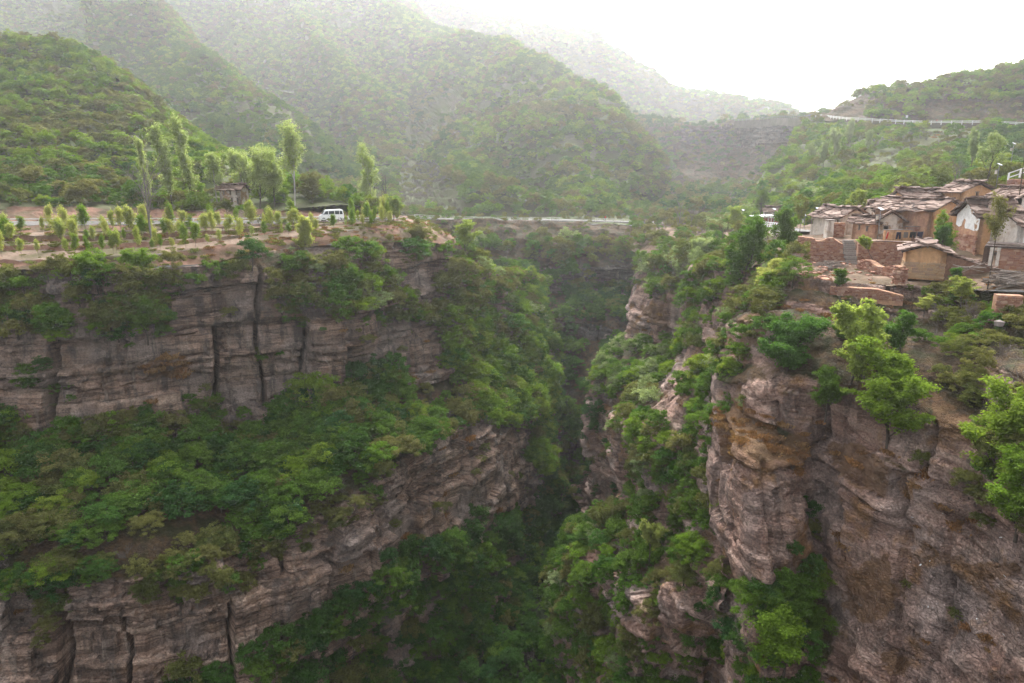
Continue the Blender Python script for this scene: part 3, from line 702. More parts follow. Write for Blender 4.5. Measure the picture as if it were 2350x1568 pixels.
def tuft_mesh(seed, mat, n=150):
    g = np.random.default_rng(seed)
    p = g.normal(size=(n, 2)) * 0.45; az = g.uniform(0, 6.28, n); L = g.uniform(0.35, 0.8, n); w = 0.03
    d = np.stack([np.cos(az), np.sin(az)], 1); s = np.stack([-d[:, 1], d[:, 0]], 1) * w
    lean = g.uniform(0.3, 1.0, n)[:, None]
    z0 = np.zeros((n, 1)) - 0.05
    a = np.concatenate([p - s, z0], 1); b = np.concatenate([p + s, z0], 1)
    m_ = p + d * lean * L[:, None] * 0.4; e = p + d * lean * L[:, None]
    c = np.concatenate([m_ + s * 0.8, (L * 0.7)[:, None]], 1); dd = np.concatenate([e, (L * g.uniform(0.5, 0.95, n))[:, None]], 1)
    v = np.stack([a, b, c, dd], 1)
    return mesh_np('tuft', v.reshape(-1, 3), np.arange(4 * n).reshape(-1, 4), mat, {'tint': np.repeat(g.random(n), 4)})
for j in range(3): CROWN[('dry', j)] = tuft_mesh(600 + j, LEAF['dry'])
for j in range(3): CROWN[('grass', j)] = tuft_mesh(620 + j, LEAF['olive'])
TRUNK = [trunk_mesh('trunk', 700 + j, BARK, h=0.85, r0=0.045, levels=2, nb=(6, 0), up=0.5, ln=(0.6, 0.3), start=0.2)[0] for j in range(3)]

# ------------------------------------------------------------------ where plants grow (regions of the picture looked up from the place on the slope)
# (polygon, plants per m2, mix, radius range)
MG = dict(mid=.42, dark=.2, olive=.2, bright=.1, bare=.08)
ZONES = {
 'L': [
  ([(-900,560),(1300,500),(1300,1800),(-900,1800)], 0.07, dict(bare=.35, mid=.15, olive=.2, dry=.3), (0.5, 1.2)),
  ([(-700,600),(250,600),(420,600),(600,570),(580,640),(420,700),(385,785),(250,795),(100,785),(-700,800)], 0.20, dict(mid=.30, olive=.35, bright=.12, dark=.1, bare=.13), (1.2, 2.7)),
  ([(-50,600),(620,570),(620,610),(-50,640)], 0.10, dict(olive=.3, bare=.35, grey=.1, mid=.1, dry=.15), (0.6, 1.3)),
  ([(600,560),(1060,540),(1120,610),(1150,740),(1050,785),(930,750),(860,765),(760,745),(640,770),(610,700),(640,600)], 0.20, dict(mid=.30, olive=.28, bare=.22, bright=.12, grey=.08), (1.2, 2.8)),
  ([(600,530),(1062,520),(1062,598),(820,600),(600,622)], 0.14, dict(olive=.3, bare=.25, grey=.1, dry=.2, mid=.15), (0.4, 0.95)),
  ([(925,625),(1005,610),(1005,735),(945,735)], 0.025, dict(bare=.5, olive=.5), (0.6, 1.2)),
  ([(560,640),(620,650),(610,720),(540,730)], 0.02, dict(bare=.5, olive=.5), (0.6, 1.2)),
  ([(-700,800),(0,790),(380,785),(425,700),(600,650),(650,765),(800,775),(800,890),(640,930),(620,1000),(-700,1000)], 0.018, dict(bare=.45, olive=.2, mid=.2, dry=.15), (0.5, 1.3)),
  ([(50,860),(120,860),(120,910),(50,910)], 0.25, dict(mid=.7, dark=.3), (1.0, 1.8)),
  ([(330,820),(440,815),(440,880),(320,880)], 0.35, dict(bare=.4, dry=.6), (0.7, 1.3)),
  ([(430,900),(480,900),(490,960),(430,960)], 0.25, dict(mid=.4, olive=.6), (0.8, 1.5)),
  ([(510,720),(590,720),(580,790),(510,790)], 0.12, dict(bare=.8, olive=.2), (0.8, 1.4)),
  ([(440,720),(480,720),(480,780),(440,780)], 0.02, dict(bare=1.), (0.5, 1.0)),
  ([(800,800),(880,780),(870,870),(800,860)], 0.12, dict(bare=.6, olive=.4), (0.8, 1.6)),
  ([(-900,950),(0,955),(90,1020),(350,965),(480,950),(610,1020),(650,930),(750,915),(800,865),(900,865),(1010,965),(1005,1070),(890,1105),(830,1190),(690,1250),(480,1335),(300,1285),(275,1385),(-900,1400)], 0.25, dict(mid=.52, dark=.14, olive=.18, bright=.13, bare=.03), (1.4, 3.0)),
  ([(350,960),(600,960),(620,1010),(500,1030),(340,1010)], 0.15, dict(bare=.4, olive=.3, mid=.3), (1.0, 1.8)),
  ([(1030,790),(1120,740),(1200,750),(1262,880),(1262,1100),(1200,1060),(1000,985),(1010,900)], 0.26, dict(mid=.42, bright=.48, olive=.10), (1.6, 3.0)),
  ([(890,890),(1040,890),(1150,1000),(1100,1010),(1010,1000)], 0.2, dict(bare=.45, olive=.3, mid=.25), (1.2, 2.0)),
  ([(1120,560),(1300,560),(1300,900),(1210,760),(1140,720)], 0.2, dict(mid=.5, bright=.2, olive=.2, grey=.1), (1.4, 2.6)),
  ([(-900,1400),(0,1385),(300,1340),(600,1290),(870,1125),(1000,1025),(1130,985),(1235,1000),(1200,1170),(1000,1250),(890,1310),(740,1420),(450,1560),(300,1640),(-900,1640)], 0.022, dict(bare=.5, olive=.3, dry=.2), (0.6, 1.4)),
  ([(80,1390),(230,1370),(240,1480),(100,1490)], 0.12, dict(olive=.5, bare=.3, mid=.2), (1.0, 1.8)),
  ([(280,1270),(620,1220),(660,1320),(460,1400),(290,1400)], 0.28, dict(bare=.2, olive=.4, mid=.4), (1.0, 1.8)),
  ([(690,1170),(890,1090),(870,1180),(760,1270),(640,1320)], 0.16, dict(bare=.4, olive=.4, mid=.2), (1.0, 1.6)),
  ([(300,1650),(450,1570),(740,1430),(890,1320),(1000,1260),(1200,1180),(1270,1080),(1310,1180),(1230,1420),(1060,1700),(300,1900)], 0.24, dict(dark=.5, mid=.22, bare=.16, olive=.12), (1.2, 2.4)),
  ([(870,1440),(930,1420),(950,1568),(880,1568)], 0.05, dict(bare=.6, dark=.4), (0.8, 1.4)),
 ],
 'C': [
  ([(800,480),(1800,480),(1800,1300),(800,1300)], 0.14, dict(dark=.46, mid=.24, bare=.18, olive=.12), (1.6, 3.2)),
  ([(800,500),(1700,500),(1700,620),(800,600)], 0.12, dict(olive=.3, bare=.35, mid=.25, grey=.1), (1.3, 2.6)),
  ([(800,480),(1700,480),(1700,556),(800,548)], 0.10, dict(olive=.4, bare=.35, mid=.25), (0.5, 1.0)),
  ([(1310,612),(1490,600),(1470,670),(1320,650)], 0.02, dict(bare=.5, dark=.5), (0.8, 1.5)),
  ([(1190,745),(1450,745),(1450,775),(1190,775)], 0.02, dict(bare=.5, dark=.5), (0.8, 1.5)),
  ([(1200,740),(1260,740),(1260,790),(1200,790)], 0.02, dict(bare=.5, dark=.5), (0.8, 1.5)),
 ],
 'R3': [
  ([(1300,540),(1800,540),(1800,1300),(1300,1300)], 0.06, dict(bare=.4, dark=.4, olive=.2), (0.8, 1.6)),
  ([(1450,560),(1720,560),(1720,700),(1480,690)], 0.20, dict(mid=.35, grey=.25, olive=.2, bare=.2), (1.3, 2.6)),
  ([(1445,690),(1610,715),(1570,775),(1450,780)], 0.02, dict(dry=.6, bare=.4), (0.5, 1.0)),
  ([(1330,790),(1480,780),(1640,800),(1640,960),(1430,930),(1335,900)], 0.22, dict(mid=.45, grey=.2, bright=.1, bare=.25), (1.3, 2.4)),
 ],
 'R2': [
  ([(1200,560),(1900,560),(1900,1900),(1200,1900)], 0.17, dict(mid=.44, olive=.16, bright=.2, grey=.1, bare=.1), (1.1, 2.2)),
  ([(1400,1000),(1445,1000),(1450,1170),(1400,1170)], 0.015, dict(bare=1.), (0.5, 1.0)),
  ([(1505,890),(1560,880),(1560,1030),(1510,1030)], 0.03, dict(bare=1.), (0.5, 1.0)),
  ([(1440,1310),(1490,1310),(1490,1470),(1440,1460)], 0.03, dict(bare=1.), (0.5, 1.0)),
  ([(1515,1290),(1560,1290),(1570,1568),(1520,1568)], 0.03, dict(bare=1.), (0.5, 1.0)),
  ([(1600,760),(1660,760),(1640,860),(1600,880)], 0.05, dict(bare=.6, olive=.4), (0.6, 1.2)),
  ([(1600,1290),(1640,1290),(1640,1568),(1600,1568)], 0.06, dict(bare=.6, dark=.4), (0.6, 1.2)),
 ],
 'R1': [
  ([(1500,560),(3600,560),(3600,2200),(1500,2200)], 0.04, dict(bare=.35, dry=.5, olive=.15), (0.3, 0.7)),
  ([(1640,640),(1800,640),(1760,720),(1700,760),(1640,760)], 0.16, dict(mid=.4, olive=.3, bare=.3), (1.0, 2.0)),
  ([(1750,640),(2100,660),(2260,670),(2230,720),(2050,760),(1780,720)], 0.16, dict(bare=.3, dry=.5, olive=.2), (0.3, 0.75)),
  ([(1650,700),(1780,700),(1770,800),(1880,900),(1760,890),(1650,860)], 0.16, dict(mid=.5, olive=.3, bare=.2), (1.0, 1.8)),
  ([(1780,720),(1900,735),(1880,795),(1790,805)], 0.015, dict(bare=.5, olive=.5), (0.4, 0.8)),
  ([(1960,740),(2130,700),(2130,860),(2010,860)], 0.12, dict(bare=.55, mid=.1, olive=.35), (0.7, 1.3)),
  ([(2090,690),(2220,670),(2600,680),(3400,800),(3400,1500),(2600,1380),(2350,1290),(2240,1190),(2170,1000),(2120,900)], 0.30, dict(olive=.50, mid=.08, bare=.40, bright=.02), (0.8, 1.6)),
  ([(1900,960),(2060,1030),(2160,1060),(2200,1150),(2350,1260),(2350,1330),(2190,1230),(2040,1090),(1900,1050)], 0.25, dict(dry=.55, bare=.3, olive=.15), (0.4, 0.9)),
  ([(1650,900),(1850,990),(1830,1080),(1740,1080),(1640,1020)], 0.9, dict(dry=.85, bare=.15), (0.35, 0.8)),
  ([(1690,1320),(1870,1310),(1890,1568),(1880,1800),(1690,1800)], 0.22, dict(mid=.5, dark=.2, bright=.15, bare=.15), (1.0, 2.0)),
  ([(1790,1170),(1875,1170),(1865,1290),(1800,1285)], 0.2, dict(dark=.6, olive=.4), (0.7, 1.3)),
  ([(1640,1300),(1690,1300),(1690,1568),(1640,1568)], 0.03, dict(bare=.6, olive=.4), (0.5, 1.0)),
 ],
 'H1': [([(-900,0),(1000,0),(1000,600),(-900,600)], 0.15, dict(olive=.32, bright=.46, mid=.22), (1.0, 2.3)),
        ([(-900,400),(320,400),(360,500),(-900,500)], 0.15, dict(olive=.2, mid=.6, dark=.1, bright=.1), (1.1, 2.4)),
        ([(-900,250),(0,260),(230,400),(330,470),(200,400),(-900,330)], 0.15, dict(olive=.35, bright=.6, mid=.05), (1.0, 2.3))],
 'S1': [([(-900,0),(1000,0),(1000,600),(-900,600)], 0.09, dict(olive=.34, bright=.18, mid=.48), (1.3, 2.6)),
        ([(430,250),(800,300),(830,420),(430,420)], 0.09, dict(dark=.25, mid=.65, olive=.1), (1.3, 2.6)),
        ([(530,230),(680,240),(700,290),(520,285)], 0.10, dict(bare=.35, mid=.3, dark=.35), (1.2, 2.2))],
 'H3': [([(-900,-200),(1600,-200),(1600,600),(-900,600)], 0.055, dict(olive=.34, bright=.24, mid=.42), (1.6, 3.0)),
        ([(915,380),(1000,370),(1080,495),(915,495)], 0.09, dict(bare=.8, olive=.2), (0.9, 1.9)),
        ([(940,220),(1060,200),(1050,330),(930,360)], 0.035, dict(bare=.5, olive=.3, dark=.2), (1.5, 3.0)),
        ([(1060,330),(1300,420),(1350,500),(1060,500)], 0.045, dict(mid=.6, bright=.15, olive=.25), (2.0, 3.6))],
 'S3': [([(1300,200),(1950,200),(1950,520),(1300,520)], 0.05, dict(dark=.35, olive=.2, bare=.12, mid=.33), (1.6, 3.0)),
        ([(1560,285),(1820,280),(1760,420),(1560,440)], 0.034, dict(bare=.4, dark=.35, olive=.25), (1.2, 2.2))],
 'H4': [([(800,-200),(2000,-200),(2000,400),(800,400)], 0.025, dict(olive=.4, bright=.15, mid=.45), (2.2, 4.0))],
 'H6': [([(1700,0),(3500,0),(3500,400),(1700,400)], 0.06, dict(olive=.34, bright=.30, mid=.30, grey=.04, bare=.02), (1.3, 2.6)),
        ([(1870,240),(2000,225),(1990,285),(1870,280)], 0.02, dict(bare=.6, olive=.4), (1.0, 1.8)),
        ([(2120,232),(2400,235),(2400,285),(2120,285)], 0.04, dict(bare=.5, olive=.5), (1.0, 1.6))],
 'H7': [([(1500,200),(3500,200),(3500,560),(1500,560)], 0.12, dict(olive=.26, bright=.26, mid=.34, grey=.11, bare=.03), (1.1, 2.5)),
        ([(2130,290),(2260,290),(2240,330),(2060,370),(2100,330)], 0.16, dict(bare=.5, dry=.1, olive=.4), (0.8, 1.6)),
        ([(1990,360),(2080,340),(2060,400),(1980,400)], 0.12, dict(bare=.6, olive=.4), (0.8, 1.4)),
        ([(2180,320),(2400,310),(2400,400),(2180,400)], 0.10, dict(mid=.5, dark=.35, olive=.15), (1.6, 3.0))],
 'LP0': [([(-900,500),(1100,500),(1100,700),(-900,700)], 0.7, dict(bare=.2, dry=.3, grass=.4, olive=.1), (0.25, 0.7))],
 'LP2': [([(-900,500),(1100,500),(1100,700),(-900,700)], 0.5, dict(bare=.2, dry=.3, grass=.4, olive=.1), (0.25, 0.6))],
 'LP4': [([(-900,500),(1100,500),(1100,700),(-900,700)], 0.4, dict(bare=.2, dry=.3, grass=.4, olive=.1), (0.25, 0.6))],
 'LP6': [([(-900,500),(1100,500),(1100,700),(-900,700)], 0.4, dict(grass=.5, mid=.2, olive=.3), (0.25, 0.7))],
 'LP1': [([(-900,500),(1100,500),(1100,700),(-900,700)], 0.3, dict(grass=.7, dry=.3), (0.15, 0.45)), ([(700,480),(1100,480),(1100,560),(700,560)], 1.0, dict(grass=.7, dry=.25, olive=.05), (0.25, 0.6))],
 'LP3': [([(-900,500),(1100,500),(1100,700),(-900,700)], 0.45, dict(grass=.8, dry=.2), (0.2, 0.55))],
 'LP5': [([(-900,500),(1100,500),(1100,700),(-900,700)], 0.5, dict(grass=.85, dry=.15), (0.2, 0.6))],
 'LP8': [([(-900,400),(1100,400),(1100,700),(-900,700)], 0.05, dict(bare=.5, grass=.3, olive=.2), (0.3, 0.8)),
         ([(250,440),(960,440),(960,482),(250,480)], 0.12, dict(mid=.4, olive=.4, bare=.2), (0.8, 1.8))],
 'floor': [([(900,1000),(1500,1000),(1500,2400),(900,2400)], 0.38, dict(dark=.6, mid=.2, bare=.2), (0.9, 2.0)),
           ([(1205,1540),(1225,1540),(1215,1600),(1180,1600)], 0.15, dict(dark=1.), (0.5, 0.9))],
 'BENCH': [([(600,400),(1800,400),(1800,700),(600,700)], 0.05, dict(bare=.45, olive=.3, mid=.25), (0.5, 1.1)),
           ([(900,480),(1700,480),(1700,504),(900,500)], 0.05, dict(bare=.4, olive=.3, mid=.3), (1.0, 2.2))],
 'RP': [([(1780,560),(3400,560),(3400,760),(1780,760)], 0.12, dict(dry=.55, grass=.45), (0.15, 0.45)),
        ([(1400,480),(1760,480),(1780,600),(1720,640),(1400,640)], 0.13, dict(mid=.3, olive=.3, bare=.25, grey=.15), (0.9, 2.0)),
        ([(1700,500),(1870,500),(1850,556),(1740,556)], 0.012, dict(bare=.6, olive=.4), (0.4, 0.8)),
       ([(1440,480),(1620,480),(1620,570),(1440,590)], 0.12, dict(bare=.55, olive=.25, mid=.2), (1.2, 2.4))],
}
DENS = dict(L=1.7, C=1.9, R3=1.7, R2=1.7, R1=1.35, H1=1.7, S1=2.0, H3=2.1, S3=3.0, H4=2.0, H6=2.8, H7=1.6, LP0=1.4)
FOREST = {k: [] for k in ZONES}
# coarse depth map of the land, to know what the photograph shows
ZB = np.full((170, 256), 1e9)
def _zb(G):
    x, y, d = proj(G); u = np.floor(x / 2350 * 256).astype(int).ravel(); v = np.floor(y / 1568 * 170).astype(int).ravel(); d = d.ravel()
    ok = (u >= 0) & (u < 256) & (v >= 0) & (v < 170); np.minimum.at(ZB, (v[ok], u[ok]), d[ok])
for G, n, n0 in SHEETS.values(): _zb(G)
def seen(p, r=2.0):
    x, y, d = proj(np.asarray(p) + np.array((0, 0, 0.8)) * np.reshape(r, (-1, 1)))
    u = np.floor(x / 2350 * 256).astype(int); v = np.floor(y / 1568 * 170).astype(int)
    ok = (u >= 0) & (u < 256) & (v >= 0) & (v < 170)
    z = np.full(len(x), 1e9); z[ok] = ZB[v[ok], u[ok]]
    return ok & (d < z * 1.04 + 3)
KEEPOUT = []      # (x, y, radius): no wild plants here
def scatter(key):
    G, n, n0 = SHEETS[key]
    nv, nu, _ = G.shape
    a = np.linalg.norm(np.cross(G[1:, :-1] - G[:-1, :-1], G[:-1, 1:] - G[:-1, :-1]), axis=2)
    cc = (G[1:, 1:] + G[:-1, :-1]) / 2
    x, y, d = proj(cc)
    Z = ZONES[key]; zi = np.full(x.shape, -1)
    for i, z in enumerate(Z): zi[inpoly(x, y, z[0])] = i
    dens = np.array([z[1] for z in Z] + [0.0])[zi]
    m = (x > -500) & (x < 2850) & (y > -250) & (y < 1900)
    m |= False
    ex = np.where(m, dens * a, 0)
    nn = np.where(n0[:-1, :-1, 2] if n0 is not None else n[:-1, :-1, 2] > -9, 1, 1)
    clump = 0.65 + 0.8 * vnoise(cc * 0.09, 77)
    if not key.startswith('H') and key not in ('S1',): ex = ex * np.where(dens > 0.15, np.clip(clump, 0.6, 1.4), np.clip(clump, 0.15, 1.6))
    else: ex = ex * np.clip(0.9 + 0.5 * vnoise(cc * 0.03, 78), 0.3, 1.4)
    cnt = rng.poisson(ex * DENS.get(key, 1.35))
    vi, ui = np.nonzero(cnt); rep = cnt[vi, ui]; vi = np.repeat(vi, rep); ui = np.repeat(ui, rep)
    s = rng.random((len(vi), 2))
    p = (G[vi, ui] * ((1 - s[:, :1]) * (1 - s[:, 1:])) + G[vi + 1, ui] * (s[:, :1] * (1 - s[:, 1:])) + G[vi, ui + 1] * ((1 - s[:, :1]) * s[:, 1:]) + G[vi + 1, ui + 1] * (s[:, :1] * s[:, 1:]))
    z = zi[vi, ui]
    kinds = np.empty(len(p), object); rad = np.zeros(len(p))
    patch = fbm(p, 0.03 if key[0] in 'HS' else 0.10, 2, 91)
    for i, zz in enumerate(Z):
        q = z == i; k = q.sum()
        if not k: continue
        names = list(zz[2]); w = np.array([zz[2][nm] for nm in names]); w = w / w.sum()
        # neighbours tend to be of one kind
        uu = np.clip(0.5 * rng.random(k) + 0.5 * (0.5 + 0.9 * patch[q]) + rng.normal(0, 0.12, k), 0, 0.9999)
        uu = np.where(rng.random(k) < (0.2 if key[0] in 'HS' else 0.5), rng.random(k), uu)
        kinds[q] = np.array(names, object)[np.searchsorted(np.cumsum(w), uu).clip(0, len(names) - 1)]
        rad[q] = rng.uniform(zz[3][0], zz[3][1], k) ** 1.0
    small = (kinds == 'dry') | (kinds == 'grass')
    rad = np.where(small, np.minimum(rad, 0.9), rad); rad = np.where(kinds == 'bare', rad * 0.8, rad)
    keep = np.ones(len(p), bool)
    for kx, ky, kr in KEEPOUT: keep &= (p[:, 0] - kx) ** 2 + (p[:, 1] - ky) ** 2 > kr * kr
    p, kinds, rad = p[keep], kinds[keep], rad[keep]
    p = p - np.array((0, 0, 0.12)) * rad[:, None]
    return p, kinds, rad
# ------------------------------------------------------------------ built things
import bmesh
class MB:
    def __init__(s): s.v = []; s.f = []
    def add(s, v, f):
        b = len(s.v); s.v += [tuple(x) for x in v]; s.f += [tuple(i + b for i in q) for q in f]; return s
    def box(s, c, dx, dy, dz, ax=(1, 0, 0), ay=(0, 1, 0), az=(0, 0, 1)):
        c = np.array(c, float); ax, ay, az = (np.array(q, float) for q in (ax, ay, az))
        v = [c + ax * (i * dx / 2) + ay * (j * dy / 2) + az * (k * dz / 2) for k in (-1, 1) for j in (-1, 1) for i in (-1, 1)]
        return s.add(v, [(0, 2, 3, 1), (4, 5, 7, 6), (0, 1, 5, 4), (2, 6, 7, 3), (0, 4, 6, 2), (1, 3, 7, 5)])
    def bar(s, a, b, w, h=None, up=(0, 0, 1)):
        a, b = np.array(a, float), np.array(b, float); d = b - a; L = np.linalg.norm(d); x = d / L
        y = np.cross(np.array(up, float), x); y = y / max(np.linalg.norm(y), 1e-6); z = np.cross(x, y)
        return s.box((a + b) / 2, L, w, h or w, x, y, z)
    def tube(s, pts, r, sides=6):
        pts = np.array(pts, float); rr = np.full(len(pts), r) if np.isscalar(r) else np.array(r)
        v, f = tube_np([(pts, rr)], sides); b = len(v); s.add(v, f)
        n = len(s.v); s.f.append(tuple(range(n - b, n - b + sides))[::-1]); s.f.append(tuple(range(n - sides, n)))
        return s
    def prism(s, poly, ext):
        """poly: list of 3d points, ext: vector"""
        n = len(poly); e = np.array(ext, float); v = [np.array(p, float) for p in poly] + [np.array(p, float) + e for p in poly]
        f = [tuple(range(n))[::-1], tuple(range(n, 2 * n))] + [(i, (i + 1) % n, n + (i + 1) % n, n + i) for i in range(n)]
        return s.add(v, f)
    def mesh(s, name, mat, bevel=0.0, smooth_sh=False):
        me = bpy.data.meshes.new(name); me.from_pydata(s.v, [], s.f); me.update()
        bm = bmesh.new(); bm.from_mesh(me); bmesh.ops.recalc_face_normals(bm, faces=bm.faces)
        if bevel: bmesh.ops.bevel(bm, geom=bm.edges[:], offset=bevel, segments=1, affect='EDGES')
        bm.to_mesh(me); bm.free()
        if smooth_sh: me.polygons.foreach_set('use_smooth', [True] * len(me.polygons))
        if mat: me.materials.append(mat)
        return me
    def build(s, name, mat, parent=None, bevel=0.0, smooth_sh=False, loc=None):
        return link(name, s.mesh(name, mat, bevel, smooth_sh), parent, loc)

def mat_wall(name, base, patch, stain=(0.16, 0.10, 0.07), lo=0.55, hi=0.62, sc=0.7):
    m, t, out = newmat(name); p = pos(t)
    n = noise(t, p, sc, 5, 0.65); n2 = noise(t, p, 2.6, 4, 0.7); n3 = noise(t, scaled(t, p, (1.6, 1.6, 0.25)), 1.0, 4, 0.6)
    c = mixc(t, remap(t, n, lo, hi), base, patch)
    c = mixc(t, remap(t, n3, 0.55, 0.72, 0, 0.7), c, stain)
    c = mixc(t, 1.0, c, remapcol(t, n2, 0.25, 0.75, 0.75, 1.2), 'MULTIPLY')
    b = nd(t, 'ShaderNodeBsdfPrincipled', Roughness=0.95); b.inputs['Specular IOR Level'].default_value = 0.1
    t.links.new(c, b.inputs['Base Color'])
    bu = nd(t, 'ShaderNodeBump', Strength=0.8, Distance=0.06); t.links.new(noise(t, p, 3.5, 5, 0.7), bu.inputs['Height'])
    t.links.new(bu.outputs[0], b.inputs['Normal']); t.links.new(b.outputs[0], out.inputs[0])
    return m
MUD = mat_wall('mud_plaster', (0.54, 0.32, 0.17), (0.60, 0.39, 0.235))
MUD_ROUGH = mat_wall('mud_rubble', (0.50, 0.30, 0.19), (0.40, 0.22, 0.15), lo=0.45, hi=0.55, sc=1.6)
PLASTER = mat_wall('old_plaster', (0.52, 0.45, 0.39), (0.33, 0.215, 0.14), lo=0.5, hi=0.56, sc=0.8)
WHITEWASH = mat_wall('whitewash', (0.80, 0.80, 0.79), (0.38, 0.24, 0.15), (0.62, 0.60, 0.57), lo=0.60, hi=0.63, sc=0.5)
PALE = mat_wall('pale_plaster', (0.62, 0.57, 0.52), (0.48, 0.40, 0.33), lo=0.52, hi=0.62)
STONE = mat_plain('red_stone', (0.3, 0.17, 0.13), 0.9, 0.3, 6.0, 0.15, bump=0.02, cols2=((0.20, 0.085, 0.06), (0.36, 0.19, 0.13), (0.28, 0.16, 0.13), (0.48, 0.32, 0.24), (0.24, 0.11, 0.08), (0.40, 0.22, 0.14)))
STONE_TAN = mat_plain('tan_stone', (0.36, 0.24, 0.15), 0.9, 0.25, 6.0, 0.15, bump=0.02, cols2=((0.38, 0.25, 0.15), (0.45, 0.32, 0.20), (0.33, 0.23, 0.17), (0.42, 0.29, 0.17)))
STONE_GREY = mat_plain('grey_stone', (0.3, 0.28, 0.26), 0.9, 0.25, 6.0, 0.15, bump=0.02, cols2=((0.17, 0.15, 0.14), (0.27, 0.24, 0.22), (0.21, 0.175, 0.16)))
SLATE = mat_plain('slate', (0.25, 0.19, 0.18), 0.9, 0.3, 4.0, 0.1, bump=0.012, cols2=((0.08, 0.055, 0.045), (0.16, 0.108, 0.09), (0.29, 0.215, 0.18), (0.11, 0.075, 0.062), (0.21, 0.145, 0.12), (0.35, 0.27, 0.23)))
SLATE_BED = mat_plain('roof_bed', (0.06, 0.045, 0.04), 0.95, 0.3, 3.0, 0.1)
WOOD_OLD = mat_plain('old_wood', (0.19, 0.15, 0.125), 0.9, 0.35, 5.0, 0.15, cols2=((0.16, 0.125, 0.105), (0.25, 0.205, 0.175), (0.30, 0.26, 0.23)))
DARKIN = mat_plain('dark_interior', (0.03, 0.025, 0.022), 0.95, 0.2, 2.0, 0.1)
DOORWOOD = mat_plain('door_wood', (0.10, 0.065, 0.05), 0.85, 0.3, 6.0, 0.2)
WHITEPAINT = mat_plain('white_paint', (0.78, 0.78, 0.77), 0.6, 0.08, 3.0, 0.4)
STEEL = mat_plain('grey_steel', (0.17, 0.17, 0.175), 0.5, 0.1, 3.0, 0.5, 0.5)
PANELTOP = mat_plain('panel_glass', (0.62, 0.66, 0.70), 0.18, 0.05, 3.0, 0.6)
REDPAINT = mat_plain('red_paint', (0.28, 0.075, 0.06), 0.7, 0.2, 4.0, 0.3)

g5 = np.random.default_rng(55)
def stone_mesh(name, mat, seed, irregular=0.22, n=1):
    bm = bmesh.new(); bmesh.ops.create_cube(bm, size=1.0); r_ = random.Random(seed)
    for v in bm.verts: v.co += Vector([r_.uniform(-irregular, irregular) * 0.5 for _ in range(3)])
    bmesh.ops.bevel(bm, geom=bm.edges[:], offset=0.09, segments=1, affect='EDGES')
    me = bpy.data.meshes.new(name); bm.to_mesh(me); bm.free(); me.materials.append(mat); return me
SM = {m.name: [stone_mesh('stone', m, k) for k in range(5)] for m in (STONE, STONE_TAN, STONE_GREY)}
def slate_mesh(seed):
    r_ = random.Random(seed); n = 6; pts = []
    base = [(-.5, -.5), (0, -.54), (.5, -.48), (.52, .45), (0, .5), (-.5, .5)]
    for x, y in base: pts.append((x + r_.uniform(-.1, .1), y + r_.uniform(-.1, .1), 0))
    return MB().prism(pts, (0, 0, 1.0)).mesh('slate', SLATE)
SLATES = [slate_mesh(k) for k in range(6)]
def set_basis(o, c, ax, ay, az):
    m = Matrix(((ax[0], ay[0], az[0], c[0]), (ax[1], ay[1], az[1], c[1]), (ax[2], ay[2], az[2], c[2]), (0, 0, 0, 1)))
    o.matrix_local = m
def stone_wall_facing(parent, A, e, L, h, out, mat, h_at=None, s=0.5, cap=300, z0=0.0, proud=0.06, pname='stone', openings=()):
    """courses of single stones standing proud of a wall plane: A lower left corner, e along, out outward"""
    A, e, out = (np.array(q, float) for q in (A, e, out)); up = np.array((0, 0, 1.0)); z = z0; items = []
    while z < h:
        ch = s * g5.uniform(0.42, 0.72); x = g5.uniform(-0.1, 0.1)
        while x < L - 0.1:
            w = s * g5.uniform(0.7, 1.5); xm = min(x + w, L); cx = (x + xm) / 2; top = z + ch
            lim = h if h_at is None else h_at(cx)
            if top <= lim + 0.05 and not any(a - 0.1 < cx < b + 0.1 and c - 0.1 < z + ch / 2 < d + 0.05 for a, b, c, d in openings):
                items.append((cx, z + ch / 2, xm - x - 0.035, ch - 0.035))
            x = xm
        z += ch
    ms = SM[mat.name]; rest = MB()
    items.sort(key=lambda q: g5.random())
    for k, (cx, cz, w, hh) in enumerate(items):
        c = A + e * cx + up * cz + out * g5.uniform(-0.04, 0.02); t = 0.18 + g5.uniform(-0.02, proud)
        tilt = g5.normal(0, 0.12); ax = e * math.cos(tilt) + up * math.sin(tilt); az = np.cross(ax, -out) * -1
        az = up * math.cos(tilt) - e * math.sin(tilt)
        if k < cap:
            o = link(pname, ms[k % 5], parent)
            set_basis(o, c - np.array(parent.location) if parent is not None else c, ax * w, out * t, az * hh)
        else:
            rest.box(c, w, t, hh, ax, out, az)
    if rest.v:
        o = rest.build('rubble', mat, parent, loc=tuple(-np.array(parent.location))); tag(o, kind='stuff')
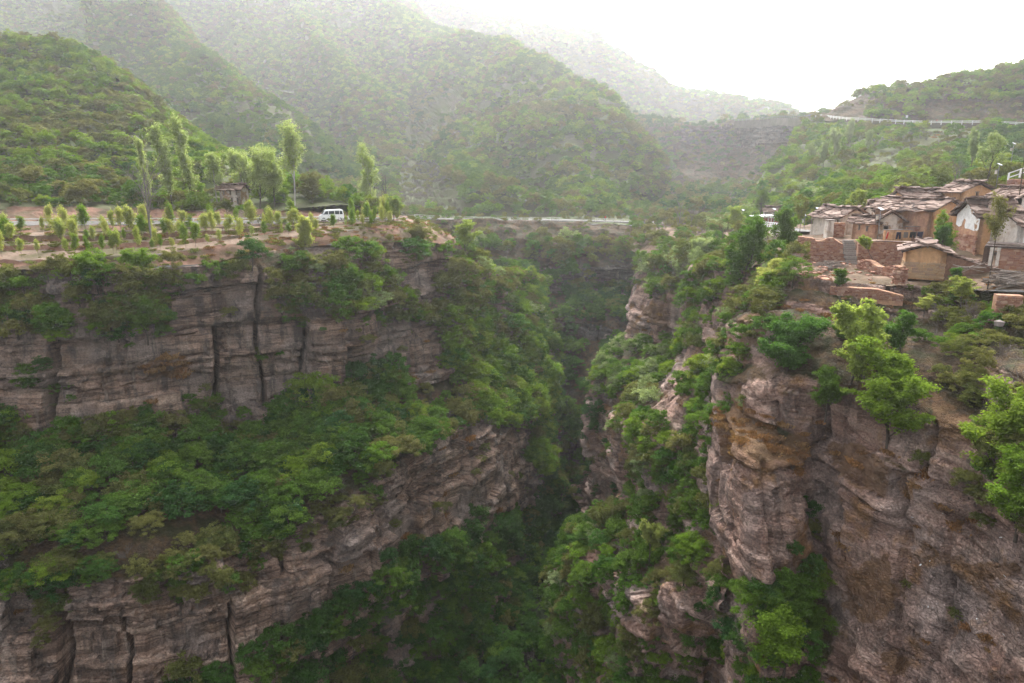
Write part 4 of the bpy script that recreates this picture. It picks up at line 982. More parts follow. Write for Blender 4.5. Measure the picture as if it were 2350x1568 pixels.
def wall_mesh(name, A, e, inn, L, h, gable, ops, mat, parent, th=0.45):
    """wall with openings; A lower start corner, e along, inn inward, gable = extra height in the middle"""
    A, e, inn = (np.array(q, float) for q in (A, e, inn)); up = np.array((0, 0, 1.0))
    xs = sorted({0.0, L} | {v for o_ in ops for v in o_[:2]} | set(np.linspace(0, L, 5)[1:-1])); zs = sorted({0.0, h} | {v for o_ in ops for v in o_[2:4]})
    bm = bmesh.new(); V = {}
    off = np.array(parent.location)
    def vv(x, z):
        k = (round(x, 4), round(z, 4))
        if k not in V: V[k] = bm.verts.new(A + e * x + up * z - off)
        return V[k]
    for i in range(len(xs) - 1):
        for j in range(len(zs) - 1):
            cx, cz = (xs[i] + xs[i + 1]) / 2, (zs[j] + zs[j + 1]) / 2
            if any(a < cx < b and c < cz < d for a, b, c, d in ops): continue
            bm.faces.new([vv(xs[i], zs[j]), vv(xs[i + 1], zs[j]), vv(xs[i + 1], zs[j + 1]), vv(xs[i], zs[j + 1])])
    if gable: bm.faces.new([vv(x, h) for x in xs] + [vv(L / 2, h + gable)])
    geo = bm.faces[:]
    r_ = bmesh.ops.extrude_face_region(bm, geom=geo)
    bmesh.ops.translate(bm, verts=[q for q in r_['geom'] if isinstance(q, bmesh.types.BMVert)], vec=Vector(inn * th))
    bmesh.ops.recalc_face_normals(bm, faces=bm.faces)
    me = bpy.data.meshes.new(name); bm.to_mesh(me); bm.free(); me.materials.append(mat)
    return link(name, me, parent)
def house(name, label, C, e, g, Le, Lg, h, rise, eave_mat, gable_mat, eave_ops=(), gable_ops=(), group=None, over=0.4, cat='house', stones=None, slate=0.75, both=False, mirror=False, sag=0.12, th_sl=0.11, roof=True, gable_h0=-0.6):
    """C nearest ground corner; the eave wall runs from C along e, the gable wall from C along g (horizontal, at a right angle)"""
    C = np.array(C, float); e = np.array(e, float); g = np.array(g, float)
    up = np.array((0, 0, 1.0))
    t = empty(name, tuple(C)); tag(t, label, cat, group)
    base = C - up * 0.6; H = h + 0.6
    eo = [(a, b, c + 0.6, d + 0.6) for a, b, c, d in eave_ops]; go = [(a, b, c + 0.6, d + 0.6) for a, b, c, d in gable_ops]
    wall_mesh('eave_wall', base, e, g, Le, H, 0, eo, eave_mat, t)
    wall_mesh('gable_wall', base, g, e, Lg, H, rise, go, gable_mat, t)
    wall_mesh('back_wall', base + g * Lg, e, -g, Le, H, 0, [], eave_mat, t)
    wall_mesh('gable_wall', base + e * Le, g, -e, Lg, H, rise, [], gable_mat, t)
    for (ops, d, inn) in ((eave_ops, e, g), (gable_ops, g, e)):
        for a, b, c, dd in ops:
            w, hh = b - a, dd - c; cen = C + d * (a + b) / 2 + up * (c + dd) / 2 + inn * 0.30
            kind = 'door' if hh > 1.5 else 'window'
            o = MB().box(cen - C, w - 0.02, 0.06, hh - 0.02, d, inn, up).build(kind, DOORWOOD if kind == 'door' else DARKIN, t)
            fr = MB()
            for sx in (-1, 1): fr.box(cen - C - inn * 0.24 + d * sx * (w / 2 - 0.05), 0.1, 0.12, hh, d, inn, up)
            fr.box(cen - C - inn * 0.24 + up * (hh / 2 + 0.06), w + 0.3, 0.16, 0.12, d, inn, up)
            fr.build('frame', WOOD_OLD, o)
    if not roof: return t, C, e, g
    # roof: two slopes, each a bed with single stone slates on it
    half = Lg / 2 + over; sl = math.atan2(rise, Lg / 2)
    bed = MB()
    for side in (0, 1):
        dn = -g if side == 0 else g
        ridge0 = C + g * Lg / 2 + up * (h + rise + 0.05) - e * over
        downv = dn * math.cos(sl) - up * math.sin(sl); nrm = dn * math.sin(sl) + up * math.cos(sl)
        LL = half / math.cos(sl); WW = Le + 2 * over
        bed.box(ridge0 + e * WW / 2 + downv * LL / 2 + nrm * 0.02 - C, WW - 0.1, LL, 0.1, e, downv, nrm)
        rows = max(2, int(LL / (slate * 0.62))); 
        for rI in range(rows + 1):
            x = g5.uniform(-0.3, 0.0)
            dpos = LL - rI * LL / rows * 0.98
            while x < WW:
                w = slate * g5.uniform(0.7, 1.7); dl = slate * g5.uniform(0.9, 1.35)
                cx = min(max(x + w / 2, 0.1), WW - 0.1)
                sagz = -sag * math.sin(math.pi * cx / WW) 
                c = ridge0 + e * cx + downv * (dpos - dl * 0.3 + g5.uniform(-.08, .08)) + nrm * (0.09 + 0.035 * (rI % 3) + g5.uniform(0, 0.06)) + up * sagz
                rot = g5.normal(0, 0.18); tl = g5.normal(0.11, 0.06); tl2 = g5.normal(0, 0.055)
                ax = e * math.cos(rot) + downv * math.sin(rot); ay = -e * math.sin(rot) + downv * math.cos(rot)
                ay = ay * math.cos(tl) - nrm * math.sin(tl) * -1; ax = ax + nrm * tl2; ax /= np.linalg.norm(ax); az = np.cross(ax, ay); az /= np.linalg.norm(az)
                if az @ nrm < 0: az = -az
                o = link('slate', SLATES[g5.integers(0, 6)], t)
                set_basis(o, c - C, ax * w, ay * dl, az * th_sl * g5.uniform(0.8, 1.6))
                x += w * 0.86
    bed.build('roof', SLATE_BED, t)
    for sx in (0.15, 0.5, 0.85):
        MB().bar((C + g * Lg / 2 + up * (h + rise - 0.12) - e * over * 0.8 + e * 0) - C, (C + g * Lg / 2 + up * (h + rise - 0.12) + e * 0.4) - C, 0.16).build('roof_beam', WOOD_OLD, t)
        break
    return t, C, e, g

# ---------------- the hamlet
def ko(C, r): KEEPOUT.append((float(C[0]), float(C[1]), r))
def hz(v): v = np.array(v, float); v[2] = 0; return v / np.linalg.norm(v)
def perp(v, sgn=None):
    q = np.array((-v[1], v[0], 0.0)); return q if q[1] > 0 else -q
HG = 'old stone houses with slate roofs'
def AZ(a): return np.array((math.sin(R(a)), math.cos(R(a)), 0.0))
def solve_len(C, v, x):
    L = np.linspace(.3, 20, 800); px = proj(C + v * L[:, None])[0]; return float(L[int(np.argmin(np.abs(px - x)))])
# left house
C = P(1925, 538, 98); e = hz(P(1862, 536, 104) - C); g = np.array((-e[1], e[0], 0)); g = g if g[0] > 0 else -g
LA = solve_len(C, e, 1864); LB = 2 * solve_len(C, g, 1957)
house('stone_house', 'leftmost house, pale flaking plaster with a tall dark doorway', C, e, g, LA, min(LB, 6.0), 2.35, 1.15, PALE, PALE,
      [(0.35, 1.0, 0.1, 1.95), (6.0, 6.5, 1.0, 1.7)], [], HG, slate=0.8, sag=0.2); ko(C + e * 3.5 + g * 2.5, 5)
# buttress and stub wall in front of it
t = empty('stub_wall', tuple(P(1905, 542, 94))); tag(t, 'grey plastered buttress with a red stone stub wall in front of the leftmost house', 'wall')
MB().prism([(-.55, 0, -.8), (.45, 0, -.8), (.35, 0, 2.1), (-.4, 0, 2.1)], (0, 1.0, 0)).build('buttress', PALE, t)
MB().box((1.25, .6, .5), 1.6, .5, 2.6).build('wall', MUD_ROUGH, t); MB().box((-.05, .45, 2.16), 1.2, 1.2, .1).build('cap_slab', STONE_GREY, t)
stone_wall_facing(t, np.array(t.location) + np.array((0.45, .35, -.7)), (1, 0, 0), 1.6, 2.5, (0, -1, 0), STONE, s=0.42)
# low house with two small windows
C = P(2014, 548, 89.5); e = hz(P(1958, 547, 92) - C); g = perp(e)
house('stone_house', 'low tan mud house with two narrow windows right of the leftmost house', C, e, g, 3.4, 2.8, 1.95, 0.55, MUD_ROUGH, MUD_ROUGH,
      [(1.35, 1.65, .85, 1.5), (2.4, 2.7, .95, 1.65)], [], HG, slate=0.75); ko(C + e * 1.7, 3)
# peeling gable
C = P(2068, 549, 88); e = AZ(26); g = AZ(-64)
house('stone_house', 'small house with flaking white gable plaster and a dark square window', C, e, g, 4.5, solve_len(C, g, 2014), 2.35, 0.95, PLASTER, PLASTER,
      [], [(1.55, 2.2, 1.05, 1.6)], HG, slate=0.7, over=0.3); ko(C + e * 2 + g * 1.5, 3.5)
# parapet in front
t = empty('parapet_wall', tuple(P(2058, 550, 86.6))); tag(t, 'low tan parapet wall behind the hanging washing', 'wall')
MB().box((0, 0, .35), 3.4, .35, 1.7).build('wall', MUD, t); MB().box((0, 0, 1.23), 3.6, .5, .06).build('cap_slab', STONE_GREY, t)
t = empty('red_stone_wall', tuple(P(2100, 552, 87.2))); tag(t, 'short red rubble wall with a slab on top beside the washing line', 'wall')
MB().box((0, .3, .5), 2.2, .4, 2.4).build('wall', MUD_ROUGH, t); MB().box((0, .25, 1.75), 2.5, .7, .08).build('cap_slab', STONE_GREY, t)
stone_wall_facing(t, np.array(t.location) + np.array((-1.1, .06, -.6)), (1, 0, 0), 2.2, 2.3, (0, -1, 0), STONE, s=0.4)
# long house behind, with its left gable in view
C = P(2005, 545, 98.5); g = AZ(8); e = AZ(98)
house('stone_house', 'long house with tan left gable end behind the small gable house', C, e, g, 9.0, solve_len(C, g, 1979), 3.55, 1.15, PLASTER, PLASTER,
      [], [(2.3, 2.6, 2.2, 2.6)], HG, slate=0.95); ko(C + e * 4.5 + g * 2, 6)
# house with the tan gable to the right
C = P(2131, 554, 86); e = hz(P(2059, 550, 89.5) - C); g = np.array((-e[1], e[0], 0)); g = g if g[1] > 0 else -g; LB = 2 * solve_len(C, g, 2166)
house('stone_house', 'tall house with bare tan gable and rubble side wall', C, e, g, 7.5, min(LB, 8.5), 3.8, 1.15, MUD_ROUGH, MUD, [], [], HG, slate=0.85, over=0.5, sag=0.25); ko(C + e * 4 + g * 2.5, 6)
# higher roof behind
C = P(2078, 515, 99); e = hz((1, .1, 0)); g = perp(e)
house('stone_house', 'rear house showing only its long slate roof against the bushes', C, e, g, 6.8, 4.4, 3.4, 1.2, MUD, MUD, [], [], HG, slate=0.9); ko(C + e * 3 + g * 2, 5)
# white gable house
C = P(2236, 588, 78); g = AZ(3); e = AZ(93); LA = solve_len(C, e, 2316); LB = solve_len(C, g, 2184)
t, C, e, g = house('stone_house', 'big house with a bright whitewashed gable and a long tan mud wall', C, e, g, LA, LB, 4.55, 1.5, MUD, MUD_ROUGH, [], [], HG, slate=0.9, over=0.5, sag=0.2); ko(C + e * 2.5 + g * 3, 5.5)
up = np.array((0, 0, 1.0))
pl = [(0.03, 2.85), (1.2, 2.8), (2.4, 2.95), (3.5, 2.95), (3.75, 3.3), (3.6, 3.9), (4.1, 4.1), (4.45, 3.6), (4.6, 3.2), (5.2, 3.05), (6.15, 3.3), (6.15, 4.45), (5.0, 5.05), (3.75, 5.7), (3.1, 5.95), (2.5, 5.7), (1.2, 5.05), (0.03, 4.5)]
pl = [(s * LB / 6.2, z) for s, z in pl]
MB().prism([g * s + up * z - e * 0.005 for s, z in pl], -e * 0.03).build('whitewash', WHITEWASH, t)
stone_wall_facing(t, C - up * .5, g, LB, 2.9, -e, STONE, s=0.5, cap=90, proud=0.03)
# ruin behind
C = P(2276, 472, 98); g = hz(P(2192, 471, 97) - C); e = perp(g)
house('stone_house', 'half-ruined tan gable with few roof slabs behind the hamlet', C, e, g, 3.5, 5.2, 1.9, 1.1, MUD, MUD, [], [(2.4, 2.9, 1.3, 1.85)], HG, slate=0.9); ko(C + e + g * 2.5, 4)
# right edge houses
C = P(2336, 569, 74); e = hz((1, .12, 0)); g = perp(e)
house('stone_house', 'white plastered low house cut off by the right edge of the picture', C, e, g, 6.0, 4.0, 2.4, 1.0, WHITEWASH, PALE, [], [], HG, slate=0.85); ko(C + e * 2 + g * 2, 5)
C = P(2402, 500, 84); g = hz(P(2334, 500, 84) - C); e = perp(g)
house('stone_house', 'pale gable with dark eaves at the right edge above the white low house', C, e, g, 5.0, 3.8, 2.3, 1.0, PALE, PALE, [], [], HG, slate=0.8); ko(C + e * 2 + g * 2, 5)
# hut in front
C = P(2166, 631, 69.5); e = AZ(26.5); g = AZ(-63.5); LB = solve_len(C, g, 2074)
t, C, e, g = house('stone_hut', 'small tan mud and stone hut standing alone in front of the hamlet', C, e, g, 5.0, LB, 2.25, 0.62, MUD, MUD, [], [], None, over=0.45, slate=0.95, cat='hut', th_sl=0.10); ko(C + e * 2 + g * 2, 4.5)
stone_wall_facing(t, C - up * .45, g, LB, 1.75, -e, STONE_TAN, s=0.52, proud=0.03)
stone_wall_facing(t, C + g * LB - up * .45, e, 5.0, 1.5, g, STONE_TAN, s=0.52, proud=0.03)
# rubble stub beside the hut
t = empty('rubble_pillar', tuple(P(2066, 645, 67.8))); tag(t, 'crumbling pillar of stacked red stones at the left corner of the hut', 'wall')
stone_wall_facing(t, np.array(t.location) + np.array((-.6, -.2, -.3)), (1, .15, 0), 1.3, 1.6, (0.15, -1, 0), STONE, s=0.4, h_at=lambda x: 1.7 - 0.7 * abs(x - .8))
stone_wall_facing(t, np.array(t.location) + np.array((-.7, .25, -.3)), (1, .15, 0), 1.3, 1.9, (0.15, -1, 0), STONE, s=0.4)
# retaining walls
def retaining(label, A, B, h, mat=STONE, core=MUD_ROUGH, s=0.45, cap=300, h_at=None, top=True, name='retaining_wall', foot=0.6):
    A, B = np.array(A), np.array(B); B[2] = A[2]; e_ = hz(B - A); L = float(np.linalg.norm((B - A)[:2])); out = -perp(e_)
    t = empty(name, tuple(A)); tag(t, label, 'wall')
    m = MB(); n = 14; poly = [e_ * (L * i / n) + up * ((h_at(L * i / n) if h_at else h)) for i in range(n + 1)]
    m.prism([-up * foot] + [q for q in poly] + [e_ * L - up * foot], -out * 0.8); m.build('wall', core, t)
    stone_wall_facing(t, A - up * foot * 0.6, e_, L, h + foot * 0.6, out, mat, s=s, cap=cap, h_at=(lambda x: h_at(x) + foot * 0.6) if h_at else None)
    if top:
        x = 0
        while x < L:
            w = g5.uniform(.6, 1.3); 
            z = (h_at(x + w / 2) if h_at else h)
            o = link('cap_slab', SLATES[g5.integers(0, 6)], t); set_basis(o, e_ * (x + w / 2) + up * (z + 0.01) - out * 0.25, e_ * w, -out * 0.8, up * 0.07); x += w * .95
    return t
retaining('tall red rubble retaining wall under the leftmost house', P(1826, 602, 86.3), P(1940, 606, 83.6), 3.2, s=0.34, h_at=lambda x: 3.25 - 0.08 * x + 0.3 * math.sin(x * 2.1) * (x > 2), top=False)
retaining('red rubble retaining wall with a pale ledge on top under the washing', P(1965, 607, 83.3), P(2100, 608, 81.6), 2.85, s=0.34)
retaining('low broken red stone wall between the leaning tree and the hut', P(1968, 612, 79.5), P(2068, 632, 72.5), 0.85, s=0.4, h_at=lambda x: 0.7 + 0.25 * math.sin(x * 1.3), top=False)
retaining('red stone terrace wall under the front yard path', P(1800, 628, 77.2), P(1895, 652, 70.2), 0.4, s=0.36, top=False, foot=1.4)
retaining('dark red stone terrace wall below the hut', P(1905, 665, 69.2), P(2075, 672, 66.6), 0.35, s=0.3, top=False, foot=1.2, h_at=lambda x: 0.35 - 0.22 * max(0, x - 4.2))
retaining('small red stone terrace wall with bare earth top at the right edge', P(2283, 716, 58.5), P(2345, 706, 58.0), 1.5, s=0.36, top=False)
retaining('grey stone wall holding up the lower road left of the hamlet', P(1775, 548, 118), P(1835, 548, 101), 1.6, mat=STONE_GREY, core=PALE, s=0.5, top=False, cap=150)
# stone steps
t = empty('stone_steps', tuple(P(1953, 606, 82.6))); tag(t, 'worn grey stone steps climbing to the washing ledge', 'steps')
for k in range(12): MB().box((g5.uniform(-.05, .05), k * .13, .1 + k * .23), 1.3 + g5.uniform(-.15, .15), .5, .24).build('step', STONE_GREY, t, bevel=0.02)
# shed wall low on the right
t = empty('stone_shed', tuple(P(2268, 603, 71))); tag(t, 'long low shed of pink stone under a sagging roof of branches', 'shed'); ko(P(2300, 600, 72), 4)
A = np.array(t.location); B = P(2420, 606, 67.5); B[2] = A[2]; e = hz(B - A); out = -perp(e)
MB().prism([e * .9 - up * .6, e * 7 - up * .6, e * 7 + up * 1.62, e * .9 + up * 1.55], -out * .5).build('wall', MUD_ROUGH, t)
stone_wall_facing(t, A + e * .9 - up * .5, e, 6.1, 2.05, out, STONE, s=0.5, cap=200, proud=0.03)
for x in (0.15, 0.75): MB().box(e * x + up * .7 + out * .05, .28, .4, 1.9, e, -out, up).build('pillar', PALE, t)
MB().box(e * -.35 + up * .7 - out * .5, .5, .1, 1.7, e, -out, up).build('door', DOORWOOD, t)
MB().prism([e * -.5 + up * 1.62 + out * .25, e * 7 + up * 1.66 + out * .25, e * 7 + up * 1.9 - out * 2.2, e * -.5 + up * 1.9 - out * 2.2], up * .14).build('roof', SLATE_BED, t)
m = MB()
for k in range(34):
    x = g5.uniform(-.5, 6.8); y = g5.uniform(-1.2, .5); L = g5.uniform(1.2, 3.0); a = g5.normal(0, .25)
    d = e * math.cos(a) + out * math.sin(a); p0 = e * x + out * y + up * (1.86 + g5.uniform(0, .15)); m.tube([p0, p0 + d * L * .5 + up * .05, p0 + d * L], [.05, .04, .02], 4)
o = m.build('branch_cover', WOOD_OLD, t); tag(o, kind='stuff')
# pale path slab strip beneath the shed, logs and poles
def sticks(name, label, cat, C, n, Lr, rr, dirv, spread, size, mat=WOOD_OLD, hgt=0.5, group=None, part='branch', tilt=0.08):
    t = empty(name, tuple(C)); tag(t, label, cat, group); dirv = hz(dirv) if abs(dirv[2]) < .5 else np.array(dirv, float)
    side = perp(hz((dirv[0], dirv[1] + 1e-4, 0)))
    for k in range(n):
        L = g5.uniform(*Lr); r = g5.uniform(*rr); u = g5.uniform(-1, 1); h = hgt * (1 - u * u) * g5.random()
        d = unit(dirv + g5.normal(size=3) * np.array((spread, spread, tilt)))
        c0 = side * u * size + up * h + dirv * g5.uniform(-.4, .4)
        m = MB().tube([c0 - d * L / 2, c0 + g5.normal(size=3) * .06, c0 + d * L / 2], [r, r * .85, r * .5], 5); m.build(part, mat, t)
    return t
sticks('log_pile', 'heap of grey dead branches and logs behind the tall thin tree at the right', 'log pile', P(2312, 655, 64) + np.array((0, 0, .1)), 70, (2.0, 4.2), (.03, .09), (1, .1, .12), .12, 1.1, hgt=1.3, tilt=0.14)
sticks('brushwood_pile', 'fan of dry brushwood poles lying in the yard below the tall red wall', 'brushwood', P(1905, 612, 79) + np.array((0, 0, .05)), 60, (1.8, 3.6), (.02, .05), (1, .35, .16), .10, 1.0, hgt=.6)
sticks('plank_pile', 'stack of weathered planks at the left foot of the tall red wall', 'planks', P(1812, 596, 84) + np.array((0, 0, .1)), 30, (1.8, 3.4), (.04, .08), (1, .3, .05), .10, .8, hgt=.7, part='plank')
sticks('leaning_poles', 'bundle of long grey poles leaning on the tan wall beside the white low house', 'poles', P(2326, 560, 76.0) + np.array((0, 0, 1.6)), 14, (3.2, 4.0), (.035, .06), (0.06, .25, 1.0), .03, .4, hgt=0, part='pole', tilt=0.02)
sticks('fallen_branch', 'long bare fallen branch lying in front of the slab heap right of the hut', 'branch', P(2225, 628, 67.5) + np.array((0, 0, .5)), 9, (2.5, 4.5), (.03, .07), (1, .2, .2), .2, .3, hgt=.3, tilt=.15)
# heap of slabs right of the hut
t = empty('slab_heap', tuple(P(2225, 610, 72.5))); tag(t, 'sloping heap of grey roofing slabs and rubble right of the hut', 'slabs')
for k in range(70):
    u, v = g5.uniform(-3.2, 3.2), g5.uniform(-1.2, 1.2); z = 1.0 - .28 * u + .1 * v + g5.uniform(-.1, .12)
    o = link('slab', SLATES[k % 6], t); w = g5.uniform(.5, 1.1); a = g5.uniform(0, 3.1)
    ax = np.array((math.cos(a), math.sin(a), g5.normal(-.2, .15))); ay = np.array((-math.sin(a), math.cos(a), g5.normal(0, .15))); set_basis(o, (u, v, z - .5), ax * w, ay * w * .8, np.array((0, 0, .08)))
o = MB().prism([(-3.5, -1.3, -1.2), (3.5, -1.3, -1.2), (3.5, -1.3, -.6), (-3.5, -1.3, 1.3)], (0, 3, 0)).build('mound', BANK_SOIL, t)
# loose slabs in the yard
t = empty('loose_slabs', tuple(P(1960, 622, 75))); tag(t, 'loose flat stones scattered over the front yard', 'stones', None, 'stuff')
bpy.data.objects.remove(t)
m = MB()
for k in range(90):
    x, y = g5.uniform(1830, 2060), g5.uniform(600, 645); c = P(x, y, -10.55 if y > 618 else -10.3); w = g5.uniform(.15, .5); a = g5.uniform(0, 3.1)
    m.box(c + up * .02, w, w * .7, .12, (math.cos(a), math.sin(a), .05), (-math.sin(a), math.cos(a), .05), (0, 0, 1))
tag(m.build('loose_stones', STONE), kind='stuff')
# pale boulder and litter on the terrace below
for x, y, d, s, lab in [(1929, 724, 66.2, 1.15, 'pale grey boulder lying in the scrub below the hut terrace'), (2013, 745, 62.5, .6, 'small pale boulder right of the big pale boulder'), (2293, 742, 53.5, .5, 'small pale stone in the bushes at the right edge')]:
    o = link('boulder', stone_mesh('boulder', STONE_GREY, int(x), .5), None, tuple(P(x, y, d))); o.scale = (s, s * .8, s * .8); tag(o, lab, 'boulder')
# scraps of litter caught on the right rock wall
Gq, nq, _ = SHEETS['R1']; xq, yq, dq = proj(Gq); kq = np.argwhere((xq > 1950) & (xq < 2340) & (yq > 1150) & (yq < 1560)); m = MB()
for k in range(16):
    i_, j_ = kq[g5.integers(0, len(kq))]; w = g5.uniform(.05, .15); m.box(Gq[i_, j_] + nq[i_, j_] * .06, w, w * .7, .04, unit(g5.normal(size=3)), unit(np.cross(nq[i_, j_], g5.normal(size=3))), nq[i_, j_])
tag(m.build('litter', WHITEPAINT), kind='stuff')
# solar lamps
def solar_lamp(label, base, h, arm=-1, s=1.0):
    t = empty('solar_street_lamp', tuple(base)); tag(t, label, 'street lamp', 'solar street lamps')
    MB().tube([(0, 0, -.3), (0, 0, h)], [.055 * s, .04 * s], 8).build('pole', STEEL, t, smooth_sh=True)
    a = R(38); ax = np.array((math.cos(a), math.sin(a), 0)); ay = np.array((-math.sin(a) * math.cos(R(28)), math.cos(a) * math.cos(R(28)), math.sin(R(28)))); az = np.cross(ax, ay)
    pn = MB().box((0, 0, h + .12), .85 * s, .6 * s, .04, ax, ay, az).build('solar_panel', STEEL, t)
    MB().box(np.array((0, 0, h + .12)) + az * .024, .81 * s, .56 * s, .01, ax, ay, az).build('glass', PANELTOP, pn)
    MB().bar((0, 0, h - .55), (arm * .35, 0, h - .55), .04).build('arm', STEEL, t)
    MB().box((arm * .35, 0, h - .95), .24, .24, .5).build('lantern', PALE, t, bevel=.03)
    MB().box((arm * .35, 0, h - .66), .32, .32, .08).build('lantern_cap', STEEL, t)
solar_lamp('solar street lamp behind the left end of the leftmost house', P(1872, 533, 107), 3.5)
solar_lamp('solar street lamp on the ledge in front of the peeling gable', P(2013, 551, 86.9), 3.75)
solar_lamp('solar street lamp on the bank above the half-ruined gable', P(2284, 440, 98), 3.6)
solar_lamp('solar street lamp whose panel alone shows above the big slate roof', P(2290, 500, 92), 2.8)
solar_lamp('solar street lamp beside the red kiosk', P(1773, 523, 149), 3.9)
solar_lamp('distant solar street lamp left of the kiosk by the road bend', P(1703, 510, 190), 3.2)
solar_lamp('solar street lamp beside the lower road left of the leftmost house', P(1844, 533, 122), 2.9)
solar_lamp('distant solar street lamp on the slope above the right edge houses', P(2318, 385, 130), 4.2)
# washing
t = empty('washing_line', tuple(P(2085, 554, 85.3))); tag(t, 'washing line on two thin posts along the ledge', 'washing line')
for x in (-2.9, 1.7): MB().tube([(x, 0, -.2), (x, 0, 1.35)], .03, 6).build('post', WOOD_OLD, t)
MB().tube([(-2.9, 0, 1.2), (-.6, 0, 1.12), (1.7, 0, 1.2)], .012, 5).build('line', STEEL, t)
CL = lambda n, c: mat_plain(n, c, .9, .15, 5., .1)
def trousers(lab, x, mat, w=.55, h=.85):
    b = np.array(t.location); o = MB().prism([(-w / 2, 0, 0), (w / 2, 0, 0), (w / 2 + .04, 0, -h), (w / 2 - w * .36, 0, -h), (.02, 0, -h * .42), (-.02, 0, -h * .42), (-w / 2 + w * .36, 0, -h), (-w / 2 - .04, 0, -h)], (0, .05, 0)).build('trousers', mat)
    o.location = tuple(b + np.array((x, -.03, 1.15))); tag(o, lab, 'clothing')
trousers('dark blue trousers hanging leftmost on the washing line', -1.35, CL('navy_cloth', (.018, .02, .04)))
trousers('black trousers hanging with legs apart right of the grey shirt', .45, CL('black_cloth', (.012, .012, .014)), .75, .7)
o = MB().prism([(-.25, 0, 0), (.25, 0, 0), (.28, 0, -.7), (-.28, 0, -.7)], (0, .05, 0)).build('shirt', CL('grey_cloth', (.13, .12, .115))); o.location = tuple(np.array(t.location) + np.array((-.45, -.03, 1.15))); tag(o, 'grey shirt hanging between the blue and the black trousers', 'clothing')
o = MB().prism([(-.3, 0, 0), (.36, 0, .05), (.30, 0, -.72), (-.1, 0, -.8), (-.33, 0, -.6)], (0, .05, 0)).build('jacket', CL('dark_blue_cloth', (.015, .018, .045))); o.location = tuple(np.array(t.location) + np.array((1.3, -.03, 1.15))); tag(o, 'dark blue jacket hanging rightmost on the washing line', 'clothing')
o = MB().prism([(0, 0, 0), (.16, 0, .05), (.02, 0, -.75), (-.14, 0, -.8)], (0, .05, 0)).build('red_cloth', CL('red_cloth', (.42, .02, .025))); o.location = tuple(np.array(t.location) + np.array((-2.75, -.05, 1.1))); tag(o, 'red cloth hanging from the left post of the washing line', 'cloth')
# kiosk and house by the lower road
t = empty('roadside_kiosk', tuple(P(1752, 525, 150))); tag(t, 'roadside kiosk with a flat white roof and dark red posts', 'kiosk'); ko(t.location, 4)
MB().box((-.6, .8, 1.0), 2.9, 1.6, 2.4).build('wall', WHITEPAINT, t); MB().box((-.6, -.03, 1.95), 2.7, .06, .7).build('shop_board', REDPAINT, t)
MB().prism([(-2.6, -.9, 2.55), (1.9, -.9, 2.75), (1.9, 2, 2.85), (-2.6, 2, 2.65)], (0, 0, .12)).build('roof', WHITEPAINT, t)
for x in (1.15, 1.75): MB().box((x, -.2, 1.0), .3, .3, 2.6).build('post', REDPAINT, t)
MB().box((1.45, -.25, 2.4), 1.1, .9, .1).build('canopy', WHITEPAINT, t)
C = P(1800, 512, 166); e = hz((-1, .25, 0)); g = np.array((.243, .97, 0))
house('stone_house', 'small house with a pinkish slab roof standing behind the kiosk', C, e, g, 4.6, 4.2, 2.6, .9, PALE, PALE, [(1.0, 1.4, 1., 2.0), (2.2, 2.5, 1., 2.0), (3.4, 3.7, 1., 2.0)], [], HG, slate=1.0); ko(C, 5)
t = empty('notice_board', tuple(P(1790, 524, 146))); tag(t, 'dark red wooden notice board right of the kiosk', 'board')
MB().box((0, 0, .8), 2.3, .1, 1.3).build('board', REDPAINT, t); [MB().box((x, 0, .5), .12, .14, 2.2).build('post', REDPAINT, t) for x in (-1.2, 1.2)]
t = empty('bench', tuple(P(1800, 527, 139))); tag(t, 'red bench with a pale seat at the edge of the lower road', 'bench')
MB().box((0, 0, .45), 1.8, .45, .08).build('seat', WHITEPAINT, t); MB().box((0, .22, .8), 1.8, .06, .3).build('backrest', REDPAINT, t); [MB().box((x, 0, .2), .1, .4, .45).build('leg', REDPAINT, t) for x in (-.75, .75)]
# walkway
t = empty('wooden_walkway', tuple(P(1765, 549, 112))); tag(t, 'pale plank walkway on brown posts with a stair up to the lower road', 'walkway')
MB().box((0, 0, 0), 4.6, 1.2, .12).build('deck', WOOD_OLD, t); MB().prism([(2.3, -.6, .06), (4.4, -.6, 1.0), (4.4, -.6, .85), (2.3, -.6, -.1)], (0, 1.2, 0)).build('stair', WOOD_OLD, t)
for x, z in ((-1.6, 0), (-1.3, 0), (1.2, 0), (2.5, .1), (3.1, .35), (3.5, .55)): MB().box((x, -.62, z + .1), .13, .13, 2.0).build('post', REDPAINT, t)
t = empty('footbridge', tuple(P(1520, 545, 186))); tag(t, 'dark footbridge with thin rails across the head of the gorge', 'footbridge')
MB().box((0, 0, 0), 11, 1.6, .25).build('deck', DOORWOOD, t)
for y in (-.8, .8):
    MB().box((0, y, 1.1), 11, .08, .1).build('rail', DOORWOOD, t)
    for x in np.linspace(-5.4, 5.4, 8): MB().box((x, y, .55), .09, .09, 1.1).build('post', DOORWOOD, t)

